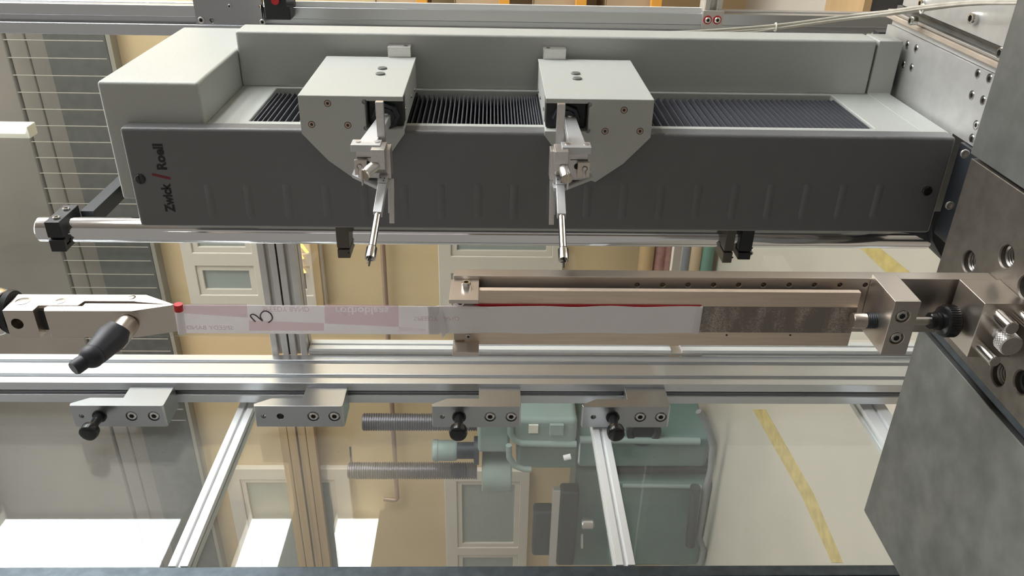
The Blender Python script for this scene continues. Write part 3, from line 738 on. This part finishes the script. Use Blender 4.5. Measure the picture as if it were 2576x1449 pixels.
def arm(t, zc, s, zb, zsq, zf):
    # zb: centre z of the light bar, zsq: centre z of the square rod
    A = M['white_alu']; D = M['dull']
    # arm bar running towards the viewer
    g = G().hull2([(-.2545, .832, zf-.0055), (-.2545, .832, zf+.0055), (-.2660, .832, zf+.0055), (-.2660, .832, zf-.0055)],
                  [(-.2595, .752, zb-.0085), (-.2595, .752, zb+.0085), (-.2680, .752, zb+.0085), (-.2680, .752, zb-.0085)])
    ar = build('arm_bar', g, A, t, bevel=.0006)
    build('bar_screw', G().lathe((-.2549, .826, zf), (1, 0, 0), [(0, .0028), (.0014, .0026)], 16), D, ar)
    # square rod standing in x direction
    build('square_rod', G().box(-.2245, -.2680, .765, .771, zsq-.0038, zsq+.0038), D, t, bevel=.0004)
    # hinge bracket
    hb = build('hinge_bracket', G().box(-.2595, -.2665, .744, .760, zb-.0130, zb+.0150), A, t, bevel=.0005)
    for dz in (-.009, .009): build('washer', G().lathe((-.2595, .753, zb+dz), (1, 0, 0), [(0, .0028), (.0008, .0028), (.0008, .0015)], 16), D, hb)
    build('hinge_core', G().box(-.2666, -.2960, .752, .768, zb+s*.0115, zsq-s*.0095), D, t, bevel=.0005)
    ck = build('clamp_block', G().box(-.2610, -.2735, .735, .758, zsq-.0065, zsq+.0065), D, t, bevel=.0005)
    build('clamp_lower', G().prism(2, [(-.2735, .737), (-.2735, .758), (-.289, .758), (-.289, .748), (-.281, .737)], zsq-.006, zsq+.006), D, t, bevel=.0005)
    # knurled adjusting barrel pointing to the viewer
    b0 = Vector((-.277, .742, zsq+s*.002)); ax = Vector((-.30, -1, .62 if s > 0 else -.12)).normalized()
    ba = build('adjusting_barrel', G().lathe(b0, ax, [(0, .0052), (.014, .0052), (.016, .0046), (.021, .0046)], 24), M['alux'], t)
    e_ = b0+ax*.0215
    build('slot_blade', G().box(e_.x+.0065, e_.x-.0085, e_.y-.004, e_.y+.002, e_.z-.0006+s*.001, e_.z+.0006+s*.001), M['nickel'], ba)
    build('end_ring', G().lathe(b0+ax*.0195, ax, [(0, .0058), (.0016, .0058), (.0016, .0042)], 24), M['steel'], ba)
    # plate with slot beside the barrel
    build('slotted_plate', G().box(-.2755, -.2905, .746, .7495, zb+s*.001, zb+s*.013), M['nickel'], t, bevel=.0003,
          cut=G().cyl((-.2815, .74, zb+s*.008), (-.2815, .76, zb+s*.008), .0028, n=16).box(-.2815, -.30, .74, .76, zb+s*.0065, zb+s*.0095))
    build('plate_screw', G().lathe((-.2815, .7475, zb+s*.008), (0, -1, 0), [(0, .0020), (.002, .0018)], 14), D, t)
    # two thin parallel rods
    for dz in (-.0028, .0040):
        build('guide_rod', G().cyl((-.2735, .7535, zsq+dz-s*.001), (-.3000, .7535, zsq+dz-s*.0005), .0013, n=12), M['steel'], t)
    # yoke plate
    build('core_groove', G().box(-.2745, -.2750, .7516, .7522, zb+s*.0110, zb-s*.006), M['socket'], t)
    build('core_bore', G().lathe((-.2815, .7518, zb+s*.001), (0, -1, 0), [(0, .0030), (.0002, .0030)], 16), M['socket'], t)
    build('yoke', G().hull2([(-.2925, .752, zb+s*.017), (-.2925, .768, zb+s*.017), (-.3000, .768, zsq-s*.006), (-.3000, .742, zsq-s*.006), (-.3005, .742, zsq+s*.004)],
                            [(-.2955, .752, zb+s*.017), (-.2955, .768, zb+s*.017), (-.3030, .768, zsq-s*.006), (-.3035, .742, zsq-s*.006), (-.3035, .742, zsq+s*.004)]), A, t)
    # sensing arm: block, bar, tube, tip (aims down and towards the viewer)
    q0 = Vector((-.2965, .7485, zsq+s*.000)); q3 = Vector((-.3440, .6600, zsq+s*.0005))
    if s < 0: q0.z = aY(1408, 465, .7485).z; q3.z = aY(1419, 668, .66).z
    else: q0.z = aY(965, 462, .7485).z; q3.z = aY(928, 668, .66).z
    d = (q3-q0); L = d.length; d.normalize(); zz = Vector((0, 0, 1)); up_ = zz.cross(d).normalized(); 
    if up_.x < 0: up_ = -up_
    wd = d.cross(up_)
    def obx(a0, a1, hw, hu, hu2=None):
        hu2 = hu if hu2 is None else hu2
        A_ = [q0+d*a0+wd*sx*hw+up_*sy*hu for sx, sy in ((-1, -1), (1, -1), (1, 1), (-1, 1))]
        B_ = [q0+d*a1+wd*sx*hw+up_*sy*hu2 for sx, sy in ((-1, -1), (1, -1), (1, 1), (-1, 1))]
        return G().hull2(A_, B_)
    hd = build('arm_head', obx(-.004, .0065, .0042, .0042), A, t, bevel=.0004)
    for dx_, dz_ in ((.001, -.0015), (.0005, .0022), (.004, -.001)):
        pp = q0+d*dx_+wd*dz_+up_*.0043
        build('pin_hole', G().lathe(pp, up_, [(0, .0007), (.0001, .0007)], 10), M['socket'], hd)
    build('arm_beam', obx(.007, .042, .0040, .0040), A, t, bevel=.0004)
    build('arm_tube', G().lathe(q0+d*.041, d, [(0, .0034), (.040, .0034)], 24), M['steel'], t)
    sl = build('tip_sleeve', G().lathe(q0+d*.079, d, [(0, .0036), (.002, .0050), (.0135, .0050), (.0135, .0038), (.011, .0036), (.011, .0001)], 24), M['steel'], t)
    k0 = q0+d*.089; 
    bl = G()
    for hw in (0,):
        bl.hull2([k0-wd*.0008+up_*.0030, k0+wd*.0008+up_*.0030, k0+wd*.0008-up_*.0020, k0-wd*.0008-up_*.0020],
                 [q3-wd*.0006+up_*.0007, q3+wd*.0006+up_*.0007, q3+wd*.0006-up_*.0007, q3-wd*.0006-up_*.0007])
    build('knife_edge', bl, M['black'], t)
    k1 = k0+wd*.0022*s
    build('tip_clip', G().hull2([k1-wd*.0006+up_*.002, k1+wd*.0006+up_*.002, k1+wd*.0006-up_*.001, k1-wd*.0006-up_*.001],
                                [k1+d*.0085-wd*.0004+up_*.001, k1+d*.0085+wd*.0004+up_*.001, k1+d*.0085+wd*.0004-up_*.001, k1+d*.0085-wd*.0004-up_*.001]), M['steel'], sl)
    build('tip_pin', G().cyl(k0+d*.004-wd*.0036*s*-1*-1, k0+d*.004, .0011, n=10), D, sl)
    # counter arm behind
    e0 = q0+d*.004-up_*.006-wd*.0022*s*(1); 
    for (zo, le, hw) in ((-s*.0045, .034, .0016), (-s*.0066, .044, .0024)):
        base = Vector((-.300, .762, q0.z+zo)); dirv = Vector((-.70, -.30, 0)).normalized()
        nn = Vector((-.30, .70, 0)).normalized()
        build('counter_arm', G().hull2([base-zz*hw-nn*.003, base+zz*hw-nn*.003, base+zz*hw+nn*.003, base-zz*hw+nn*.003],
              [base+dirv*le-zz*hw-nn*.002, base+dirv*le+zz*hw-nn*.002, base+dirv*le+zz*hw+nn*.002, base+dirv*le-zz*hw+nn*.002]), D, t, bevel=.0003)
t1, zc1, s1_ = carriage(1.4382, 1.5438, -1, 'upper sliding carriage of the extensometer with sensor arm, nearer the logo', [(824, 260), (784, 313), (875, 315)], [(962, 173), (957, 187)], (1.4773, 1.430))
arm(t1, zc1, 1, 1.4665, 1.4550, 1.4573)
t2, zc2, s2_ = carriage(1.1830, 1.2936, 1, 'lower sliding carriage of the extensometer with sensor arm, nearer the long bellows', [(1570, 277), (1522, 330), (1610, 330)], [(1448, 186), (1452, 199)], (1.2488, 1.302))
arm(t2, zc2, -1, 1.2665, 1.2822, 1.2675)

# ================================================================ CHROME COLUMN
YC = .925; XC = -.4345; RC = .0155
gc = thing('guide_column', 'chromed vertical guide tube with black clamps beside the extensometer', 'guide column', (XC, YC, .85))
ztop = aY(98, 568, YC).z
build('tube', G().lathe((XC, YC, .800), (0, 0, 1), [(0, RC), (ztop-.802, RC), (ztop-.800, RC-.002)], 48), M['chrome'], gc)
# top clamp with arm bar to the housing
zc0 = 1.8565; zc1_ = 1.8785
ck = build('top_clamp', G().box(XC-.018, XC+.0205, .900, .953, zc0+.004, zc1_), M['black'], gc, bevel=.0012, cut=G().box(XC-.03, XC+.0, .89, .905, zc0-.01, zc1_+.01).box(XC-.012, XC-.010, .88, .93, zc0-.01, zc1_+.01))
build('clamp_jaw', G().box(XC-.0185, XC-.003, .8995, .906, zc0+.004, zc1_), M['black'], gc, bevel=.001)
for yy in (.912, .938): capscrew((XC+.020, yy, (zc0+zc1_)/2+.001), (1, 0, 0), .0042, .003, M['steel'], ck)
h0 = aX(305, 480, -.36); h1 = aX(190, 560, -.41)
build('strut', G().box(-.441, -.421, .950, 1.075, 1.842, 1.859), M['bracket'], gc, bevel=.001)
build('strut_plate', G().box(-.441, -.37, 1.055, 1.075, 1.76, 1.843), M['bracket'], gc, bevel=.001)
for (px0, px1, pyb) in ((850, 892, 650), (1816, 1850, 662)):
    a = aY(px0, pyb, .895); b = aY(px1-10, pyb, .895)
    c_ = build('clamp', G().box(a.x, XC+.03, .895, .945, b.z, a.z), M['clampdark'], gc, bevel=.0012, cut=G().box(XC-.010, XC-.0085, .88, .97, b.z-.01, a.z+.01))
    build('dowel', G().lathe((a.x+.008, .895, (a.z+b.z)/2-.006), (0, -1, 0), [(0, .0012), (.0003, .0012)], 10), M['socket'], c_)
a = aY(1852, 652, .905); b = aY(1886, 652, .905)
c2_ = build('side_clamp', G().box(a.x, XC+.03, .903, .95, b.z, a.z-.001), M['black'], gc, bevel=.0012, cut=G().box(XC-.014, XC-.0125, .88, .97, b.z-.01, a.z+.01))
build('clamp_plate', G().box(a.x+.004, XC+.03, .925, .93, b.z-.009, b.z+.004), M['clampdark'], gc, bevel=.0008)
capscrew(aY(1888, 636, .925), (0, -1, 0), .003, .002, M['dull'], c2_)
a = aY(2340, 600, .9); b = aY(2372, 658, .9)
build('foot_bracket', G().prism(1, [(-.385, .822), (-.4256, .8088), (-.4572, .7842), (-.4572, .760), (-.385, .760)], .895, .945), M['bracket'], gc, bevel=.001)

# ================================================================ TENSION GRIP
XG1, XG0 = -.3753, -.4035
gr = thing('tension_grip', 'nickel plated upper specimen grip with black lever handle', 'grip', (-.39, .645, 1.63))
def gp_(pts): return [(aX(x_, y_, XG1).y, aX(x_, y_, XG1).z) for x_, y_ in pts]
back = gp_([(45, 740), (368, 741), (438, 765), (436, 766), (345, 759), (337, 757.5), (213, 757), (196, 768), (97, 768), (82, 781.5), (5, 781.5)])
hz_ = aY(43, 815, .63)
build('rear_jaw', G().prism(0, back, XG0, XG1), M['nickel'], gr, bevel=.0006, cut=G().cyl((hz_.x, .60, hz_.z), (hz_.x, .655, hz_.z), .0052, n=28))
front = gp_([(110, 782), (331, 782), (436, 767), (430, 765), (337, 762.5), (214, 762), (207, 769), (120, 769), (110, 774)])
build('front_jaw', G().prism(0, front, XG0+.0003, XG1-.0001), M['nickel'], gr, bevel=.0006)
for px, py, r in ((57, 758, .0062), (151, 758, .0045), (332, 748, .0032)):
    c = aX(px, py, XG1); build('pivot_pin', G().lathe(c, (1, 0, 0), [(0, r), (.0004, r), (.001, r*.6)], 24), M['steel'], gr)
build('hinge_core', G().box(XG0+.004, XG1-.004, .6375, .655, 1.744, 1.7525), M['black'], gr)
sp = build('coupling', G().lathe((-.389, .652, 1.781), (0, 0, 1), [(0, .010), (.006, .010), (.006, .019), (.012, .022), (.05, .022)], 32), M['steel'], gr)
build('lock_ring', G().lathe((-.389, .652, 1.7795), (0, 0, 1), [(0, .012), (.001, .019), (.005, .0205), (.0065, .015)], 32), M['black'], sp)
l0 = aY(322, 815, .6305); l1 = aY(292, 838, .605)
ly = Vector((l0.x-.001, .604, l0.z+.001))
lv = build('lever_shaft', G().cyl(l0, ly, .0098, n=36), M['nickel'], gr, bevel=.0008)
a = aY(288, 842, .603); b = aY(238, 892, .575); c = aY(190, 924, .560)
hd = build('lever_handle', G().tube([a+Vector((.004, .006, -.003)), a, a*.75+b*.25, a*.4+b*.6, b, b+(b-a)*.08], [.0095, .0125, .0128, .0112, .0100, .0078], n=24), M['rubber'], lv)
build('handle_ball', G().sphere(b+Vector((0, -.002, .001)), .0102), M['rubber'], hd)
build('handle_tail', G().tube([b, b*.6+c*.4, c, c+(c-b)*.12], [.0068, .0062, .0066, .0055], n=18), M['rubber'], hd)

# ================================================================ TAPE SPECIMEN
YP = .643
tp = thing('tape_strip', 'white and pink adhesive tape strip with handwritten mark clamped in the grip', 'tape', (-.39, .64, 1.157))
zT = 1.6285; zBm = 1.1565; tx1, tx0 = -.3735, -.4020
YT = YP-.004
zmid = aY(1105, 800, YT).z
build('upper_strip', G().box(tx0-.0015, tx1-.0002, YT, YT+.0004, zmid, zT), M['tape'], tp)
lw = []
nw = 24; vs = []; fs = []
for i in range(nw+1):
    z = zmid+.01+(zBm-zmid-.01)*i/nw
    y = YT+.0002+.0022*i/nw*1 + .0003*math.sin(i*1.3)
    xa = tx1-.0004+.0004*math.sin(i*.9); xb = tx0-.0002-.0005*math.sin(i*.7+1)
    for x_ in (xb, xb*.66+xa*.34, xb*.33+xa*.67, xa):
        for dy in (0, .0005): vs.append((x_, y+dy-.0003*math.sin(i+x_*300), z))
for i in range(nw):
    for j in range(3):
        a_ = i*8+j*2
        fs += [(a_, a_+2, a_+10, a_+8), (a_+1, a_+9, a_+11, a_+3)]
    fs += [(i*8, i*8+8, i*8+9, i*8+1), (i*8+6, i*8+7, i*8+15, i*8+14)]
fs += [(0, 1, 3, 2), (2, 3, 5, 4), (4, 5, 7, 6)]
build('woven_strip', G().add(vs, fs), M['weave'], tp, ang=60)
build('fold', G().cyl((tx0, YP-.0014, zBm), (tx1, YP-.0014, zBm), .0014, n=16), M['weave'], tp)
build('fold_band', G().box(tx0, tx1, YP-.0032, YP-.0028, zBm, zBm+.0045), M['tape'], tp)
build('bonded_layer', G().box(tx0+.001, tx1+.0006, YP-.0011, YP-.0002, zBm, 1.363), M['red'], tp)
f0 = [aY(x_, y_, YT-.0016) for x_, y_ in ((1100, 796), (1110, 778), (1126, 835), (1113, 852))]
build('liner_flap', G().hull2(f0, [v+Vector((0, .0003, 0)) for v in f0]), M['tape'], tp)
def tpatch(name, pts, mt, dy=.0001): return patch(name, [aY(x_, y_, YT-dy) for x_, y_ in pts], M[mt], tp)
tpatch('print_patch', [(462, 764.5), (621, 764.5), (622, 798.5), (462, 788)], 'pink')
tpatch('print_patch', [(626, 806), (815, 813), (815, 832), (627, 832)], 'pink')
# pink field with the lettering left open (white letters)
def text_solid(body, size, origin, adv, up, width, bold=0):
    cu = bpy.data.curves.new('t', 'FONT'); cu.body = body; cu.size = size; cu.offset = bold; cu.extrude = .0005; cu.resolution_u = 3
    to = bpy.data.objects.new('t', cu); COL.objects.link(to); bpy.context.view_layer.update()
    me = bpy.data.meshes.new_from_object(to.evaluated_get(bpy.context.evaluated_depsgraph_get())); bpy.data.objects.remove(to)
    bm = bmesh.new(); bm.from_mesh(me); bmesh.ops.remove_doubles(bm, verts=bm.verts, dist=1e-6); bm.to_mesh(me); bm.free()
    k = width/max(v.co.x for v in me.vertices); adv = Vector(adv); up = Vector(up)
    g = G(); g.add([Vector(origin)+adv*v.co.x*k+up*v.co.y+Vector((0, 1, 0))*v.co.z for v in me.vertices], [tuple(p.vertices) for p in me.polygons])
    bpy.data.meshes.remove(me); return g
pk = [aY(x_, y_, YT-.0001) for x_, y_ in [(816, 765), (1002, 767), (1003, 822), (817, 814)]]
ta = aY(842, 773, YT-.0001); tb_ = aY(977, 773, YT-.0001)
tcut = text_solid('rothoblaas', .0105, ta, (0, 0, -1), (-1, 0, 0), (tb_-ta).length, .0002)
build('print_patch', G().hull2(pk, [v+Vector((0, .00006, 0)) for v in pk]), M['pinkb'], tp, cut=tcut)
tpatch('print_patch', [(1003, 822), (1070, 828), (1070, 832), (1004, 832)], 'pinkl')
tpatch('print_patch', [(1045, 767), (1098, 768), (1098, 771), (1045, 769)], 'pinkl')
for pts in ([(1106, 767), (1200, 768), (1230, 776), (1180, 778), (1106, 772)],):
    patch('print_patch', [aY(x_, y_, YT-.0007) for x_, y_ in pts], M['pinkl'], tp)
# mirrored print: runs down the strip
def ttext(body, px0, px1, py, size, mt, flip=1, bold=0):
    a = aY(px0, py, YT); b = aY(px1, py, YT)
    w = (b-a).length
    adv = (0, 0, -1) if flip > 0 else (0, 0, 1); up = (-1, 0, 0) if flip > 0 else (1, 0, 0)
    return textmesh('print_text', body, size, a, adv, up, M[mt], tp, thick=.0003, width=w, bold=bold)
ttext('SPEEDY BAND', 659, 777, 771, .0072, 'letter', 1)
ttext('SPEEDY BAND', 1041, 1155, 796, .0062, 'letter', 1)
ttext('SPEEDY BAND', 588, 471, 829, .0062, 'letter', -1)
cv_ = [aY(x_, y_, YT-.0004) for x_, y_ in ((858, 788), (874, 795), (884, 789))]
build('print_mark', G().tube(cv_, .0004, n=6), M['letterw'], tp)
st3 = [(1005, 950), (975, 920), (952, 888), (975, 872), (1010, 885), (1045, 915), (1078, 940), (1060, 910), (1055, 885), (1075, 850), (1110, 838), (1150, 855), (1175, 885), (1178, 925), (1140, 960)]
p3 = [aY(400+x_*.2415, 580+y_*.2415, YT-.0003) for x_, y_ in st3]
sm = []
for i in range(len(p3)-1):
    q = [p3[max(i-1, 0)], p3[i], p3[i+1], p3[min(i+2, len(p3)-1)]]
    for k in range(4):
        u = k/4; sm.append(.5*((2*q[1])+(-q[0]+q[2])*u+(2*q[0]-5*q[1]+4*q[2]-q[3])*u*u+(-q[0]+3*q[1]-3*q[2]+q[3])*u**3))
sm.append(p3[-1])
build('handwritten_mark', G().tube(sm, .0006, n=6), M['ink'], tp)
a = aY(448, 765, YT-.002); b = aY(458, 838, YT-.002); c = a*.78+b*.22
build('roll_end', G().cyl(a, c, .0038), M['red'], tp); lab(tp.children[-1], 'red roll end')
build('roll_end', G().cyl(c, b, .0036), M['tape'], tp)

# ================================================================ PEEL FIXTURE
fx = thing('peel_fixture', 'brushed nickel peel fixture holding the test plate with screws and pins', 'fixture', (-.385, .66, ZT))
N_ = M['nickel']
cut = G()
hzs = [aY(x_, 717, .66) for x_ in (1603, 1667, 1731, 1795, 1858, 1921, 1985, 2049, 2113, 2177)]
for c in hzs: cut.cyl((c.x, .64, c.z), (c.x, .668, c.z), .0022, n=16)
build('back_bar', G().box(-.4115, -.3535, .66, .6735, ZT, 1.3825), N_, fx, bevel=.0006, cut=cut)
build('spacer', G().box(-.405, -.366, .6495, .6598, 1.03, 1.36), M['black'], fx)
build('test_plate', G().box(-.4170, -.3590, .643, .6490, 1.0115, 1.3725), M['plate'], fx, bevel=.0008)
pl = fx.children[-1]
rs = patch('glue_residue', [(-.4020, .6428, 1.012), (-.3745, .6428, 1.012), (-.3745, .6428, 1.156), (-.4020, .6428, 1.156)], M['residue'], pl)
for px, py in ((1828, 843), (1988, 843)):
    build('pin_hole', G().lathe(aY(px, py, .6429), (0, -1, 0), [(0, .0010), (.0001, .0010)], 10), M['socket'], pl)
# upper bracket
br = build('upper_bracket', G().box(-.4115, -.3585, .6425, .6598, 1.3635, 1.3825), N_, fx, bevel=.0005)
e1 = build('bracket_ear', G().box(-.3610, -.3570, .622, .6600, 1.3590, 1.3850), N_, fx, bevel=.0005)
e2 = build('bracket_ear', G().box(-.4170, -.4130, .624, .6500, 1.3590, 1.3830), N_, fx, bevel=.0005)
capscrew(aX(1173, 722, -.357), (1, 0, 0), .0042, .0052, M['steel'], e1)
capscrew(aY(1158, 757, .6425), (0, -1, 0), .0045, .003, M['steel'], br)
capscrew(aY(1178, 846, .6425), (0, -1, 0), .0022, .001, M['dull'], br)
capscrew((-.4170, .634, 1.371), (-1, 0, 0), .004, .003, M['steel'], e2)
# block 1
XB1, XB0 = -.3490, -.4045
cut = G()
sc1 = [aY(2271, 797, .61), aY(2256, 852, .61)]
for c in sc1: cut.cyl((c.x, .60, c.z), (c.x, .6145, c.z), .0062, n=28)
b1 = build('guide_block', G().box(XB0, XB1, .610, .6598, .9742, .9975), N_, fx, bevel=.0007, cut=cut)
for c in sc1: capscrew((c.x, .6145, c.z), (0, -1, 0), .0050, .0038, M['steel'], b1)
# plunger
ax_ = aY(2160, 806, .634); AX = ax_.x; AY = .634
zz_ = lambda px: aY(px, 806, AY).z
slot = build('plunger_head', G().lathe((AX, AY, zz_(2143)), (0, 0, -1), [(0, .0064), (.0006, .0072), (zz_(2143)-zz_(2176), .0072)], 32), N_, fx, cut=G().box(AX-.02, AX+.02, AY-.0060, AY-.0105, zz_(2143)+.01, zz_(2158)))
build('plunger_core', G().cyl((AX, AY, zz_(2176)), (AX, AY, zz_(2226)), .0042), M['bracket'], fx)
hel = []
zs0, zs1 = zz_(2176), zz_(2222)
for i in range(9*20+1):
    a_ = i/20*2*math.pi; f_ = i/180
    hel.append((AX+math.cos(a_)*.0066, AY+math.sin(a_)*.0066, zs0+(zs1-zs0)*f_))
build('spring', G().tube(hel, .0009, n=8), M['bracket'], fx)
build('plunger_rod', G().cyl((AX, AY, .975), (AX, AY, zz_(2352)), .0040), N_, fx)
kb = build('knob', G().lathe((AX, AY, zz_(2336)), (0, 0, -1), [(0, .0068), (.001, .0078), (.0055, .0078), (.006, .0086), (.0105, .0086), (.0115, .0135), (.014, .0145), (.0235, .0145), (.0255, .0125)], 48), M['gloss_black'], fx)
g = G()
for i in range(40):
    a_ = 2*math.pi*i/40
    g.cyl((AX+math.cos(a_)*.0145, AY+math.sin(a_)*.0145, zz_(2336)-.0145), (AX+math.cos(a_)*.0145, AY+math.sin(a_)*.0145, zz_(2336)-.023), .0006, n=6)
build('knurling', g, M['gloss_black'], kb)['kind'] = 'stuff'
# block 2
b2 = build('foot_block', G().box(-.4066, -.3507, .610, .6550, ZT-.0, .9178), N_, fx, bevel=.0007)
def pin(name, px, py, r, L, mt, prof=None):
    c = aY(px, py, .610)
    return build(name, G().lathe(c, (0, -1, 0), prof or [(0, r), (L-.0008, r), (L, r-.0008)], 32), M[mt], b2)
pin('pin', 2505, 788, .0062, .026, 'steel'); pin('pin', 2464, 870, .0052, .026, 'steel')
pin('knurled_screw', 2503, 830, .005, .03, 'dull', [(0, .0055), (.006, .0055), (.007, .0046), (.014, .0046), (.0145, .0088), (.0155, .0096), (.026, .0096), (.027, .0088)])
c = aY(2503, 830, .610); g = G()
for sg in (1, -1):
    for i in range(26):
        a0_ = 2*math.pi*i/26
        pts = [(c.x+math.cos(a0_+sg*k*.22)*.0096, .610-.0157-k*.0034, c.z+math.sin(a0_+sg*k*.22)*.0096) for k in range(4)]
        g.tube(pts, .00035, n=4)
build('knurling', g, M['dull'], b2)['kind'] = 'stuff'
pin('pin', 2566, 790, .0060, .02, 'steel')

# ================================================================ CABLES
cbun = thing('cable_bundle', 'bundle of pale grey cables tied together behind the extensometer', 'cable', (-.18, 1.1, .9))
def cpath(pts): 
    P_ = [aY(x_, y_, yy) for x_, y_, yy in pts]; out = []
    for i in range(len(P_)-1):
        q = [P_[max(i-1, 0)], P_[i], P_[i+1], P_[min(i+2, len(P_)-1)]]
        for k in range(6):
            u = k/6; out.append(.5*((2*q[1])+(-q[0]+q[2])*u+(2*q[0]-5*q[1]+4*q[2]-q[3])*u*u+(-q[0]+3*q[1]-3*q[2]+q[3])*u**3))
    out.append(P_[-1]); return out
build('cable', G().tube(cpath([(1500, 90, 1.075), (1640, 84, 1.075), (1770, 78, 1.07), (1950, 64, 1.07), (2150, 38, 1.06), (2240, 28, 1.005), (2320, 17, .93), (2400, 9, .865), (2460, 5, .82), (2520, 4, .785), (2600, 2, .74)]), .0019), M['cable'], cbun)
build('cable', G().tube(cpath([(1600, 90, 1.078), (1760, 84, 1.075), (1950, 72, 1.073), (2120, 50, 1.065), (2240, 36, 1.005), (2320, 26, .93), (2400, 15, .865), (2460, 10, .82), (2520, 8, .785), (2600, 5, .74)]), .0015), M['cable'], cbun)
build('cable', G().tube(cpath([(1780, 88, 1.072), (1900, 80, 1.067), (1965, 70, 1.065), (2120, 48, 1.055), (2240, 33, 1.0), (2320, 22, .927), (2400, 13, .862), (2460, 9, .817), (2520, 9, .78), (2600, 8, .735)]), .0013), M['cable'], cbun)
for px, py in ((1951, 68), (2320, 22)):
    p = aY(px, py, 1.068 if px < 2000 else .928)
    ring = [(p.x+math.cos(a_)*.0047, p.y+math.sin(a_)*.004, p.z) for a_ in [2*math.pi*i/18 for i in range(18)]]
    build('cable_tie', G().tube(ring, .0012, n=6, closed=True), M['tie'], cbun)
